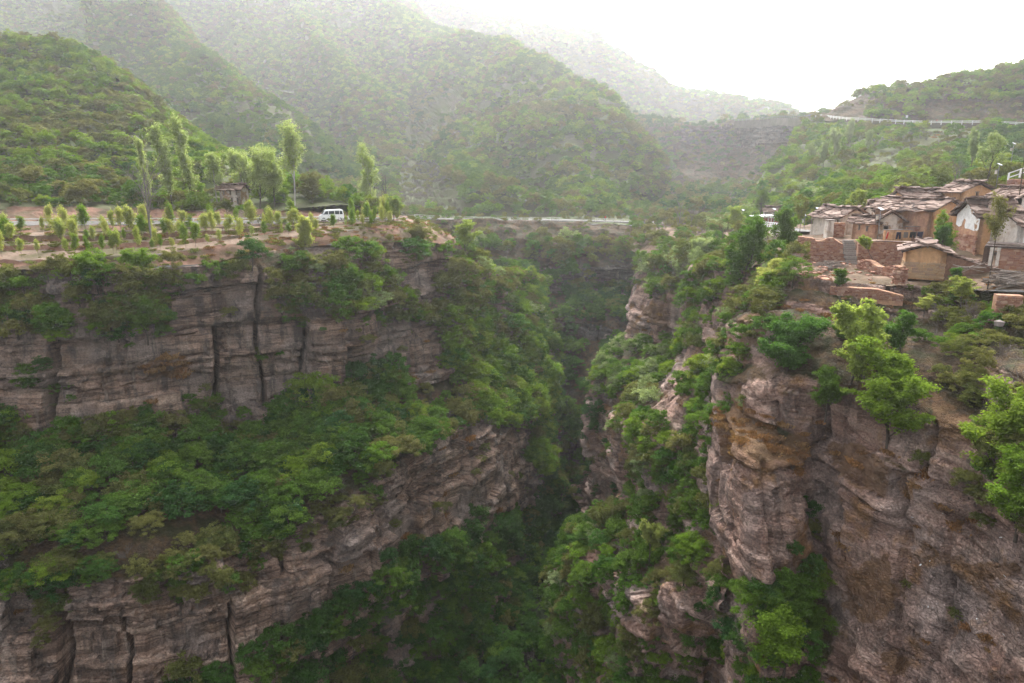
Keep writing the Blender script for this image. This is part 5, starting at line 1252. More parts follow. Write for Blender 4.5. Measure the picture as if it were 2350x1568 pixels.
# ---------------- fences
for k in range(0, len(upc), 2):
    xx = proj(upc[k])[0]
    if xx > 1700: ko(upc[k] - 4.5 * unit(np.array((upc[k][0], upc[k][1], 0))), 5.5)
def fence(label, pts, step=3.0, h=0.95, mat=WHITEPAINT, rails=(0.9, 0.5), w=0.16, name='road_railing', cat='railing', group=None, rw=0.14, base=None):
    pts = np.asarray(pts, float); seg = np.linalg.norm(np.diff(pts, axis=0), axis=1); tt = np.concatenate([[0], np.cumsum(seg)]); n = max(1, int(round(tt[-1] / step)))
    q = pchip(tt, pts, np.linspace(0, tt[-1], n + 1)); t = empty(name, tuple(q[0])); tag(t, label, cat, group); q = q - q[0]
    pm = MB().box((0, 0, h / 2 - .2), w, w, h + .4).mesh('post', mat)
    for p in q: link('post', pm, t, tuple(p))
    for z in rails:
        for i in range(n): MB().bar(q[i] + up * z, q[i + 1] + up * z, rw * .7, rw).build('rail', mat, t)
    if base:
        for i in range(n): MB().bar(q[i] + up * base / 2, q[i + 1] + up * base / 2, .22, base).build('base_wall', mat, t)
    return t
RAILS = 'white road railings'
fence('white concrete railing along the near side of the left road', [P(*q) + np.array((0, 0, -.02)) for q in LP[8][1:7]], 3.2, .95, group=RAILS)
fence('solid white kerb wall with railing right of the white van', [P(*q) + np.array((0, 0, 0.0)) for q in [(800, 509.5, 113.6), (850, 507, 116.5), (893, 504.5, 120)]], 1.6, 1.0, base=.55, group=RAILS)
def side(c, nrm, off, a, b, lift=.3):
    m_ = (c[:, 0] > -1e9); x, y, d = proj(c); k = (x > a) & (x < b); s = np.sign((nrm * -c).sum(1).mean()); return (c + nrm * s * off + np.array((0, 0, lift)))[k][::4]
for a, b, lab in [(930, 1005, 'short white railing left of the terraced slope on the far road'), (1060, 1300, 'long white railing along the middle of the far road'), (1360, 1450, 'white railing on the far bend of the road')]:
    fence(lab, side(farc, farn, 3.0, a, b), 3.0, .9, mat=PAD, group=RAILS, rw=.11)
fence('white railing on the lower road in front of the kiosk', side(farc, farn, 2.9, 1755, 1835), 3.0, .9, group=RAILS)
fence('white railing winding along the upper road on the right hillside', side(upc, upn, 2.5, 1885, 2420, .15), 3.0, 1.1, group=RAILS, w=.2, rw=.2)
fence('dark thin railing along the top of the far rock wall', side(upc, upn, 2.5, 1690, 1880, .15), 2.5, 1.2, mat=STEEL, w=.2, rw=.12)
q = [P(*z) for z in LP[6]][2:8]
fence('line of timber rails along the foot of the road bank above the orchard', np.array(q) + np.array((0, 0, .1)), 3.5, .35, mat=WOOD_OLD, rails=(.35,), w=.1, name='timber_rail', cat='timber rail', rw=.2)
# upper right wall with white baluster fence
A = P(2308, 445, 96); B = P(2420, 425, 90)
retaining('pink stone retaining wall with white rim at the upper right edge', A, (B[0], B[1], A[2]), 2.0, s=.5, top=False)
fence('white arched balustrade on the pink stone wall at the upper right edge', [A + up * 2.05, lerp(A, B, .4) + up * 2.4, B + up * 2.6], 1.5, .75, rails=(.72, .12), w=.16, rw=.13, name='balustrade', cat='balustrade')

# ---------------- hut on the left bank
C = P(553, 470, 124.5); e = hz((-1, .05, 0)); g = np.array((.05, 1, 0)) / np.linalg.norm((.05, 1))
house('stone_hut', 'small abandoned two-storey hut with dark windows among trees above the left road', C, e, g, 3.7, 3.6, 2.6, .7, PLASTER, PLASTER, [(.35, .75, .1, 1.2), (1.4, 1.8, .2, 1.2), (.5, .8, 1.7, 2.4), (1.6, 1.9, 1.7, 2.4), (2.8, 3.1, 1.7, 2.4)], [], None, over=.4, slate=.8, cat='hut'); ko(C + e * 1.8 + g * 1.5, 3.5)

# ---------------- van
def van(loc, yaw):
    t = empty('van', tuple(loc), yaw); tag(t, 'white minivan driving left along the left road', 'van')
    VW = mat_plain('van_white', (.82, .83, .84), .25, .03, 2., .6); GL = mat_plain('van_glass', (.05, .06, .07), .06, .1, 2., .8); RUB = mat_plain('rubber', (.02, .02, .02), .8, .1, 5., .2); LIGHT = mat_plain('lamp_glass', (.75, .76, .78), .1, .05, 3., .8); GREY = mat_plain('van_trim', (.25, .25, .26), .5, .1, 3., .4)
    side_ = [(-2.0, .35), (-2.02, .75), (-1.85, .98), (-1.55, 1.12), (-1.12, 1.72), (-.8, 1.86), (1.55, 1.90), (1.85, 1.82), (1.98, 1.1), (2.0, .38)]
    MB().prism([(x, -.78, z) for x, z in side_], (0, 1.56, 0)).build('body', VW, t, bevel=.05)
    for sy in (-1, 1):
        y = .781 * sy
        for w_, poly in enumerate([[(-1.3, 1.12), (-.95, 1.62), (-.55, 1.66), (-.55, 1.12)], [(-.45, 1.12), (-.45, 1.66), (.45, 1.68), (.45, 1.12)], [(.55, 1.12), (.55, 1.68), (1.25, 1.68), (1.25, 1.12)], [(1.33, 1.12), (1.33, 1.68), (1.72, 1.66), (1.8, 1.12)]]):
            MB().prism([(x, y, z) for x, z in poly], (0, .012 * sy, 0)).build('window', GL, t)
        MB().box((-.52, y, .85), .02, .012, 1.0).build('door_seam', GREY, t); MB().box((.5, y, .85), .02, .012, 1.0).build('door_seam', GREY, t)
        for x in (-1.3, 1.3):
            a = np.linspace(0, 2 * math.pi, 17)[:-1]; wl = MB().prism([(x + .31 * math.cos(q), sy * .66, .3 + .31 * math.sin(q)) for q in a], (0, sy * .16, 0)).build('wheel', RUB, t)
            MB().prism([(x + .18 * math.cos(q), sy * .82, .3 + .18 * math.sin(q)) for q in a], (0, sy * .012, 0)).build('rim', GREY, wl)
        MB().box((-1.93, sy * .58, .88), .1, .28, .18).build('headlight', LIGHT, t); MB().box((2.0, sy * .68, .9), .04, .14, .35).build('tail_light', REDPAINT, t)
        MB().box((-1.35, sy * .88, 1.2), .1, .16, .2).build('mirror', GREY, t)
    MB().prism([(-1.53, -.66, 1.14), (-1.53, .66, 1.14), (-1.14, .62, 1.69), (-1.14, -.62, 1.69)], (-.03, 0, .02)).build('windscreen', GL, t)
    MB().box((-2.02, 0, .45), .1, 1.5, .2).build('bumper', GREY, t, bevel=.02); MB().box((-1.99, 0, .72), .06, .7, .12).build('grille', GREY, t); MB().box((2.0, 0, .42), .08, 1.5, .2).build('bumper', GREY, t, bevel=.02)
van(P(761, 507.2, 116.2) + np.array((0, 0, .02)), R(20))

# ---------------- people far away on the roads
def person(label, p, jacket, trousers_c, yaw=0.0):
    nm = 'person'; pts = [((0, 0, .95), .15), ((0, 0, 1.2), .17), ((0, 0, 1.42), .15), ((0, 0, 1.52), .06), ((0, 0, 1.66), .10), ((-.1, 0, .88), .09), ((-.11, .03, .48), .07), ((-.11, 0, .06), .05), ((.1, 0, .88), .09), ((.12, -.06, .48), .07), ((.12, 0, .06), .05), ((-.22, 0, 1.38), .06), ((-.26, .02, 1.1), .05), ((-.24, -.08, .86), .04), ((.22, 0, 1.38), .06), ((.26, .02, 1.1), .05), ((.24, -.08, .86), .04)]
    ed = [(0, 1), (1, 2), (2, 3), (3, 4), (0, 5), (5, 6), (6, 7), (0, 8), (8, 9), (9, 10), (2, 11), (11, 12), (12, 13), (2, 14), (14, 15), (15, 16)]
    me = bpy.data.meshes.new(nm); me.from_pydata([q[0] for q in pts], ed, []); o = link(nm, me, None, tuple(p)); o.rotation_euler = (0, 0, yaw); tag(o, label, 'person')
    o.modifiers.new('skin', 'SKIN')
    for v, q in zip(me.skin_vertices[0].data, pts): v.radius = (q[1], q[1])
    me.skin_vertices[0].data[0].use_root = True
    s = o.modifiers.new('sub', 'SUBSURF'); s.levels = 1; s.render_levels = 1
    me.materials.append(CL('trousers_cloth', trousers_c))
    j = MB().prism([(.22 * math.cos(a), .16 * math.sin(a), .85) for a in np.linspace(0, 6.28, 9)[:-1]], (0, 0, .6)).build('jacket', CL('jacket_cloth', jacket), o)
def on_up(x, off=0.0):
    xx, yy, dd = proj(upc); k = int(np.argmin(np.abs(xx - x))); s = np.sign((upn * -upc).sum(1).mean()); return upc[k] + upn[k] * s * off + np.array((0, 0, .2))
person('person in a bright red jacket walking on the upper road', on_up(2149), (.5, .03, .03), (.03, .03, .04), .5)
person('dark-clothed person on the upper road left of the one in red', on_up(2109, 1), (.04, .04, .05), (.03, .03, .03), 1.5)
person('person in black standing where the upper railing bends', on_up(2052, 1.5), (.03, .03, .03), (.03, .03, .04), 2.0)
person('person in dark clothes by the railing just right of the bend in the upper road', on_up(2125, 1.8), (.06, .05, .05), (.03, .03, .03), 0.2)
k = int(np.argmin(np.abs(proj(farc)[0] - 1391))); person('person in an orange-red jacket on the far road', farc[k] + np.array((0, 0, .37)), (.55, .07, .03), (.04, .04, .05))
# road sign
t = empty('road_sign', tuple(on_up(2075, -1.8))); tag(t, 'small white road sign on a post beside the upper road', 'sign')
MB().tube([(0, 0, 0), (0, 0, 2.2)], .05, 6).build('post', STEEL, t); MB().box((0, -.05, 2.3), .8, .04, .9).build('plate', WHITEPAINT, t)
# ------------------------------------------------------------------ trees that can be told apart
def tree_kind(name_seed, kind, bark, levels=3, nb=(8, 5), up=0.5, ln=(0.5, 0.3), start=0.3, r0=0.03, per=40, leaf=0.028, spread=0.07, lean=(0, 0), flat=0.7, frac=0.9, thin=1.0):
    p, tips = branching(name_seed, h=1.0, r0=r0 * .6, levels=levels, nb=nb, up=up, ln=ln, start=start, lean=lean, trunk_frac=frac)
    v, f = tube_np(p, 5); tm = mesh_np('trunk', v, f, bark, smooth_sh=True)
    cm = None
    if kind:
        g = np.random.default_rng(name_seed + 1)
        src = [tips]
        for pts, rad in p[1:]:
            if rad[0] < r0 * 0.3: src.append(pts[2:])
        c0 = np.concatenate(src); c0 = c0[c0[:, 2] > start * 0.7]
        if len(c0) * per > 16000: c0 = c0[g.permutation(len(c0))[:16000 // per]]
        idx = np.repeat(np.arange(len(c0)), per); o = unit(g.normal(size=(len(idx), 3))) * (g.random(len(idx)) ** 0.6)[:, None]
        c = c0[idx] + o * spread * g.uniform(.6, 1.3, len(c0))[idx][:, None] * np.array((1, 1, flat))
        nrm = unit(o) * 0.4 + np.array((0, 0, .7)) + g.normal(size=c.shape) * .5
        cm = leaves('crown', c, nrm, np.full(len(c), leaf), LEAF[kind], g)
    return tm, cm
TK = {}
def tk(key):
    if key in TK: return TK[key]
    D = dict(
        poplar=lambda s: tree_kind(s, 'pale', BARK, 3, (34, 6), .87, (.27, .13), .10, .010, 6, .025, .045, flat=1.0),
        palepoplar=lambda s: tree_kind(s, 'pale', BARK_PALE, 3, (18, 5), .55, (.26, .13), .42, .014, 9, .024, .05),
        roundpale=lambda s: tree_kind(s, 'pale', BARK, 3, (11, 7), .52, (.5, .28), .2, .025, 26, .034, .10, flat=.7),
        saplinggreen=lambda s: tree_kind(s, 'bright', BARK, 3, (16, 6), .74, (.46, .24), .14, .008, 5, .05, .10, flat=1.2, frac=.85),
        sapling=lambda s: tree_kind(s, 'lime', BARK, 3, (16, 6), .70, (.48, .24), .16, .008, 4, .05, .10, flat=1.2, frac=.85),
        round=lambda s: tree_kind(s, 'mid', BARK, 3, (11, 7), .48, (.55, .30), .22, .035, 52, .034, .095, flat=.55),
        roundbright=lambda s: tree_kind(s, 'bright', BARK, 3, (11, 7), .48, (.55, .30), .22, .035, 52, .034, .095, flat=.5),
        roundlime=lambda s: tree_kind(s, 'lime', BARK, 3, (9, 6), .5, (.55, .30), .25, .03, 44, .04, .09, flat=.5),
        roundolive=lambda s: tree_kind(s, 'olive', BARK, 3, (11, 7), .48, (.55, .30), .22, .03, 50, .034, .095, flat=.55),
        roundgrey=lambda s: tree_kind(s, 'grey', BARK, 3, (11, 6), .55, (.45, .25), .25, .03, 34, .032, .085),
        bare=lambda s: tree_kind(s, None, mat_bare, 4, (10, 6, 5), .5, (.5, .28, .16), .3, .028),
        baredark=lambda s: tree_kind(s, None, BARK, 4, (6, 5, 5), .55, (.55, .3, .16), .3, .035),
        sparse=lambda s: tree_kind(s, 'olive', BARK, 3, (8, 6), .55, (.34, .2), .55, .016, 10, .03, .06),
        wispy=lambda s: tree_kind(s, 'bright', BARK, 3, (12, 6), .75, (.5, .25), .12, .012, 16, .03, .06),
        sparsegrey=lambda s: tree_kind(s, 'grey', BARK, 4, (6, 5, 4), .6, (.5, .3, .15), .3, .03, 8, .025, .05),
        leaning=lambda s: tree_kind(s, 'lime', BARK, 3, (7, 5), .5, (.4, .25), .55, .03, 40, .05, .09, lean=(-.75, 0)),
    )
    kind, s = key; TK[key] = D[kind](s); return TK[key]
mat_bare = mat_plain('bark_grey', (.17, .15, .14), .95, .2, 5., .1)
def tree(name, label, kind, x, y, d, h, seed=1, cat='tree', group=None, w=1.0, onto=None):
    tm, cm = tk((kind, seed)); p = P(x, y, d)
    e = empty(name, tuple(p - np.array((0, 0, .15))), random.uniform(0, 6.28) if kind != 'leaning' else 0.0); e.scale = (h * w, h * w, h); tag(e, label, cat, group)
    link('trunk', tm, e)
    if cm: link('crown', cm, e)
    return e
# left side
tree('poplar_tree', 'slim bright poplar, leftmost of three above the left road', 'poplar', 347, 480, 121, 11.0, 1, w=.85)
tree('poplar_tree', 'broad bright poplar in the middle of the three above the left road', 'poplar', 396, 482, 120, 13.0, 2, w=1.15)
tree('poplar_tree', 'tall paler poplar, rightmost of the three above the left road', 'poplar', 448, 482, 122, 14.2, 3, w=.95)
tree('poplar_tree', 'small pale-leaved tree behind the abandoned hut', 'palepoplar', 500, 478, 126, 9.0, 4, w=1.6)
tree('white_barked_tree', 'tall white-trunked tree with a sparse pale crown above the left road', 'palepoplar', 677, 484, 124, 14.0, 5, w=1.35)
tree('poplar_tree', 'slim pale poplar with a leafy lower branch near the end of the left road', 'palepoplar', 862, 497, 142, 13.5, 6, w=1.0)
tree('leafy_tree', 'bright bushy tree at the foot of the slim pale poplar', 'roundpale', 845, 495, 142, 6.5, 7, w=1.0)
tree('bare_tree', 'dark leafless tree right of the slim pale poplar', 'baredark', 880, 497, 146, 7.0, 8)
tree('bare_tree', 'big grey leafless tree standing in the orchard with its trunk across the road', 'bare', 349, 553, 94, 9.3, 9, w=1.05)
tree('leafy_tree', 'round green tree with a leaning dark trunk right of the abandoned hut', 'roundpale', 597, 478, 121.5, 7.6, 10, w=1.1)
tree('leafy_tree', 'pale green tree directly behind the abandoned hut', 'roundpale', 560, 470, 131, 8.0, 11, w=1.1)
tree('leafy_tree', 'light green tree between the round tree and the white-trunked tree', 'roundpale', 632, 482, 124, 7.5, 12, w=1.0)
tree('leafy_tree', 'tall light green tree behind the round tree by the hut', 'roundpale', 622, 478, 130, 9.5, 13, w=.8)
tree('leafy_tree', 'olive tree right of the white-trunked tree', 'roundolive', 720, 484, 126, 5.5, 14, w=1.2)
tree('leafy_tree', 'green bushy tree in front of the abandoned hut', 'roundolive', 522, 494, 117, 2.2, 15, w=1.5)
tree('leafy_tree', 'rounded bright bush at the right end of the orchard rail', 'roundlime', 905, 512, 119, 3.6, 16, w=1.4)
tree('leafy_tree', 'bright tree rising at the cliff rim below the orchard path', 'roundlime', 706, 620, 99, 6.2, 17, w=.8)
tree('leafy_tree', 'rounded yellow-green tree at the right end of the left rim', 'roundlime', 1068, 590, 123, 5.0, 18, w=1.3)
tree('leafy_tree', 'olive bush on the rim left of the rounded yellow-green tree', 'roundolive', 950, 590, 112, 4.0, 19, w=1.3)
tree('leafy_tree', 'large bright tree clinging to the nose of the left cliff', 'roundbright', 1070, 740, 121, 8.0, 20, w=1.0)
tree('leafy_tree', 'fresh green tree on the nose of the left cliff above the rock band', 'round', 800, 745, 96, 6.5, 21, w=1.0)
tree('leafy_tree', 'light green tree hanging over the rock band of the left cliff', 'roundbright', 340, 700, 87, 5.5, 22, w=1.3)
tree('leafy_tree', 'green tree whose crown hangs furthest over the left rock face', 'round', 340, 790, 82, 4.5, 23, w=1.2)
# orchard saplings
og = 'young fruit trees in rows on the orchard terraces'
sg = np.random.default_rng(21); rows_ = [(LP[2], LP[3], .35, 42, 2.1, 'on the lowest terrace'), (LP[4], LP[5], .5, 42, 2.3, 'on the middle terrace'), (LP[6], LP[7], .6, 44, 2.7, 'on the strip below the road railing')]
for ra, rb, f, n, h, wh in rows_:
    a_ = np.array([P(*q) for q in ra]); b_ = np.array([P(*q) for q in rb]); c_ = lerp(a_, b_, f)
    for k in range(n):
        u = 1.0 + 6.2 * (k + sg.uniform(-.6, .6)) / n; p = pchip(np.arange(len(c_)), c_, np.array([u]))[0] + np.array((0, sg.uniform(-1.0, 1.0), 0))
        x, y, d = proj(p)
        if sg.random() < .08: continue
        if 722 < x < 800 and h > 2.2: continue
        s = 30 + k % 4; tm, cm = tk(('sapling' if sg.random() < .65 else 'saplinggreen', s)); hh = h * sg.uniform(.6, 1.3)
        e = empty('fruit_sapling', tuple(p), sg.uniform(0, 6.28)); e.scale = (hh * sg.uniform(.75, 1.6),) * 2 + (hh,)
        tag(e, 'young yellow-green fruit tree with a thin bare stem ' + wh, 'sapling', og); link('trunk', tm, e); link('crown', cm, e)
# right side
tree('leafy_tree', 'large feathery green tree on the rim left of the front yard path', 'round', 1700, 690, 88, 8.2, 40, w=.95)
tree('leafy_tree', 'rounded yellow-green bush tree just below the front yard path', 'roundlime', 1768, 715, 75, 4.6, 41, w=1.25)
tree('leafy_tree', 'mid-green tree on the crest of the small rock spur', 'roundgrey', 1548, 668, 124, 7.0, 42, w=1.1)
tree('leafy_tree', 'pale green tree on the spur left of the feathery tree', 'roundgrey', 1600, 655, 112, 6.5, 43, w=1.0)
tree('leafy_tree', 'green tree with dark crotch above the rounded yellow-green bush tree', 'round', 1790, 605, 92, 5.5, 44, w=1.0)
tree('bare_tree', 'dark leafless forked tree left of the plank walkway', 'baredark', 1736, 572, 110, 5.8, 45)
tree('leafy_tree', 'olive tree with a thin trunk standing left of the leftmost house', 'sparse', 1831, 560, 104, 6.2, 46, w=1.1)
tree('leafy_tree', 'round green tree behind the kiosk', 'round', 1745, 506, 165, 6.0, 47, w=.9)
tree('leafy_tree', 'yellowish tree on the bench left of the kiosk', 'roundlime', 1688, 548, 138, 5.2, 48, w=.9)
tree('bare_tree', 'pair of grey leafless trunks beyond the head of the gorge', 'bare', 1555, 545, 178, 8.0, 49)
tree('bare_tree', 'grey leafless tree left of the footbridge', 'bare', 1585, 548, 172, 6.5, 50)
tree('bare_tree', 'small dark leafless tree on the rim below the bench', 'baredark', 1655, 590, 116, 5.0, 51)
tree('leafy_tree', 'bright lime tree between the leftmost house and the long slate roof', 'roundlime', 1968, 500, 108, 3.6, 52, w=1.1)
tree('leafy_tree', 'bright lime bush showing above the long slate roof', 'roundlime', 2062, 478, 108, 3.0, 53, w=1.5)
tree('leaning_tree', 'small bright tree leaning left in front of the red retaining wall', 'leaning', 2006, 596, 79.5, 2.5, 54, w=1.1)
tree('leafy_tree', 'wispy green shrub tree in front of the white gable', 'wispy', 2166, 606, 77, 4.6, 55, w=1.2)
tree('leafy_tree', 'dense green shrub right of the wispy shrub tree', 'round', 2158, 604, 76, 3.6, 56, w=.8)
tree('thin_tree', 'tall thin tree with a long bare trunk in front of the long tan wall', 'sparse', 2265, 668, 64.5, 8.0, 57, w=.8)
tree('bare_tree', 'dark forked tree with sparse grey-green leaves above the half-ruined gable', 'sparsegrey', 2258, 446, 104, 6.8, 58, w=1.1)
tree('bare_tree', 'grey leafless thicket tree above the slate roofs', 'bare', 2185, 452, 108, 5.2, 59, w=1.1)
tree('bare_tree', 'tall dark rough trunk at the upper right edge', 'baredark', 2340, 445, 82, 7.8, 60, w=.4)
tree('leafy_tree', 'bright green bush behind the lamp above the half-ruined gable', 'roundlime', 2295, 435, 106, 4.2, 61, w=1.0)
tree('leafy_tree', 'broad green tree on the right cliff top, leftmost of the bright group', 'round', 1790, 905, 61, 6.2, 62, w=1.15)
tree('leafy_tree', 'tallest bright green tree of the group on the right cliff', 'roundlime', 1938, 945, 56.5, 8.0, 63, w=.95)
tree('leafy_tree', 'blue-green low tree at the foot of the tallest bright tree', 'round', 1893, 965, 55.5, 3.6, 64, w=1.2)
tree('leafy_tree', 'spreading bright tree overhanging the right rock wall', 'roundbright', 2035, 1040, 50.5, 6.6, 65, w=1.2)
tree('leafy_tree', 'yellow-green upper tree behind the spreading bright tree', 'roundlime', 1965, 880, 59, 3.9, 66, w=1.2)
tree('leafy_tree', 'fresh green tree below the terrace, right of the yellow-green one', 'round', 2060, 845, 57, 3.8, 67, w=1.1)
tree('leafy_tree', 'dark shrub in the hollow left of the fresh green tree', 'round', 1940, 805, 61, 2.6, 68, w=1.5)
tree('leafy_tree', 'big bright green tree at the right edge above the ochre rock', 'roundbright', 2280, 1190, 42.5, 7.2, 69, w=1.1)
tree('leafy_tree', 'lower bright tree at the right edge under the big bright one', 'roundbright', 2330, 1240, 39.5, 4.8, 70, w=1.2)
tree('leafy_tree', 'bright green tree at the bottom edge in the cleft of the right wall', 'roundbright', 1790, 1600, 47, 6.2, 71, w=1.2)
tree('leafy_tree', 'mid-green tree in the cleft above the bottom bright tree', 'round', 1800, 1440, 50.5, 4.4, 72, w=1.3)
tree('leafy_tree', 'small bright tree on the middle spur beside the sharp rock edge', 'roundbright', 1598, 1330, 61, 3.2, 73, w=.9)
tree('leafy_tree', 'yellowish tree on the middle spur left of the small bright tree', 'roundlime', 1490, 1290, 69, 4.0, 74, w=1.0)
tree('leafy_tree', 'bright tree in the middle of the green spur', 'roundbright', 1510, 1180, 76, 5.0, 75, w=1.0)
tree('leafy_tree', 'dark green bush beside the yard path', 'round', 1917, 668, 69, 1.9, 76, w=1.3)
tree('leafy_tree', 'green bush on the grass below the small hut', 'round', 2190, 655, 66, 1.5, 77, w=1.4)
tree('leafy_tree', 'lime bush on the slope below the log pile', 'roundlime', 2205, 700, 61, 2.0, 78, w=1.6)
tree('leafy_tree', 'lime bush left of the terrace wall at the right edge', 'roundlime', 2120, 725, 62, 1.6, 79, w=1.6)
for k, (x, y, d, h) in enumerate([(1912, 385, 215, 9.5), (1888, 395, 212, 7.5), (1945, 350, 238, 8.5), (1860, 400, 225, 8.0), (1985, 365, 222, 7.5), (2225, 400, 142, 7.0)]):
    tree('poplar_tree', 'silvery pale tree among green bushes on the slope below the upper road', 'roundgrey', x, y, d, h, 80 + k % 3, group='silvery trees on the right slope', w=.7)
tree('bare_tree', 'lone dark snag standing on the right skyline', 'baredark', 2210, 178, 284, 8.5, 90, w=.35)
tree('bare_tree', 'see-through leafless tree on the left part of the right skyline', 'bare', 2030, 202, 302, 6.5, 91, w=1.3)
# ------------------------------------------------------------------ wild plants
WORDS = dict(bright='bright yellow-green', mid='fresh green', dark='dark green', olive='olive green', grey='pale grey-green', bare='leafless grey')
def region(key, y, x):
    if key == 'L':
        if y < 810: return 'on the slope between the orchard rim and the left cliff face'
        if x > 1000: return 'on the steep nose of the left cliff beside the gorge'
        if y < 1390: return 'in the wooded ledge halfway down the left cliff'
        return 'in the shade at the foot of the left cliff'
    if key == 'C': return 'on the stepped wall closing the head of the gorge'
    if key == 'R3': return 'on the small rock spur at the bend of the gorge'
    if key == 'R2': return 'on the middle spur of the right side, above the gorge bottom'
    if key == 'RP': return 'on the bench beside the hamlet and lower road'
    if y < 860: return 'on the terraces just under the hamlet yard'
    if x > 2050: return 'on the slope at the right edge of the picture under the hamlet'
    return 'in the cleft of the near right rock wall'
REGS = {
 'on the slope between the orchard rim and the left cliff face': 'below the orchard rim',
 'on the steep nose of the left cliff beside the gorge': 'on the left cliff nose',
 'in the wooded ledge halfway down the left cliff': 'on the wooded left ledge',
 'in the shade at the foot of the left cliff': 'at the left cliff foot',
 'on the stepped wall closing the head of the gorge': 'on the gorge head wall',
 'on the small rock spur at the bend of the gorge': 'on the small rock spur',
 'on the middle spur of the right side, above the gorge bottom': 'on the middle green spur',
 'on the bench beside the hamlet and lower road': 'beside the lower road',
 'on the terraces just under the hamlet yard': 'on the yard terraces',
 'on the slope at the right edge of the picture under the hamlet': 'under the hamlet',
 'in the cleft of the near right rock wall': 'in the near rock cleft'}
def place_plant(name, crown_me, p, r, label, cat, group, trunk_me=None, rz=None, sz=1.0):
    e = empty(name, tuple(p), random.uniform(0, 6.28) if rz is None else rz); e.scale = (r, r, r * sz)
    tag(e, label, cat, group)
    c = link('crown', crown_me, e)
    if trunk_me: link('trunk', trunk_me, e)
    return e
pool = []
FP, FK, FR, FS = [], [], [], []
for key in ZONES:
    p, k, r = scatter(key)
    FP.append(p); FK.append(k); FR.append(r); FS.append(np.array([key] * len(p), object))
FP = np.concatenate(FP); FK = np.concatenate(FK); FR = np.concatenate(FR); FS = np.concatenate(FS)
near = np.isin(FS, ['L', 'C', 'R3', 'R2', 'R1', 'RP']) & ~np.isin(FK, ['dry', 'grass'])
vis = seen(FP, FR)
fx, fy, fd = proj(FP + np.array((0, 0, 1.0)) * FR[:, None] * 0.8)
inside = (fx > 5) & (fx < 2345) & (fy > 5) & (fy < 1563)
score = np.where(near & vis & inside, FR / fd, 0)
order = np.argsort(-score)[:270]
order = order[score[order] > 0]
single = np.zeros(len(FP), bool); single[order] = True
REGY = {}
for i in order: REGY.setdefault(region(FS[i], fy[i], fx[i]), []).append(fy[i])
REGY = {k: np.percentile(v, [25, 50, 75]) for k, v in REGY.items()}
for i in order:
    k = FK[i]; reg = region(FS[i], fy[i], fx[i])
    j = random.randrange(3)
    cm = CROWN[(k, j)]
    if k in ('bright', 'mid', 'dark', 'olive') and fd[i] < 75: cm = FINE[(k, random.randrange(2))]
    size = 'large' if FR[i] > 2.2 else 'small' if FR[i] < 1.5 else 'mid-sized'
    cols = ['at the left edge', 'far left', 'well left', 'left', 'mid-left', 'left of centre', 'right of centre', 'mid-right', 'right', 'well right', 'far right', 'at the right edge']
    row = ('high up', 'upper half', 'lower half', 'low down')[int(np.searchsorted(REGY[reg], fy[i]))]
    lab = '%s %s %s %s, %s, %s' % (size, WORDS[k], 'twig shrub' if k == 'bare' else 'bush', REGS[reg], row, cols[int(np.clip(fx[i] / 2350 * 12, 0, 11))])
    place_plant('bare_shrub' if k == 'bare' else 'leafy_bush', cm, FP[i], FR[i], lab, 'bush', 'bushes ' + reg if k != 'bare' else 'bare shrubs ' + reg, TRUNK[j] if k != 'bare' else None)
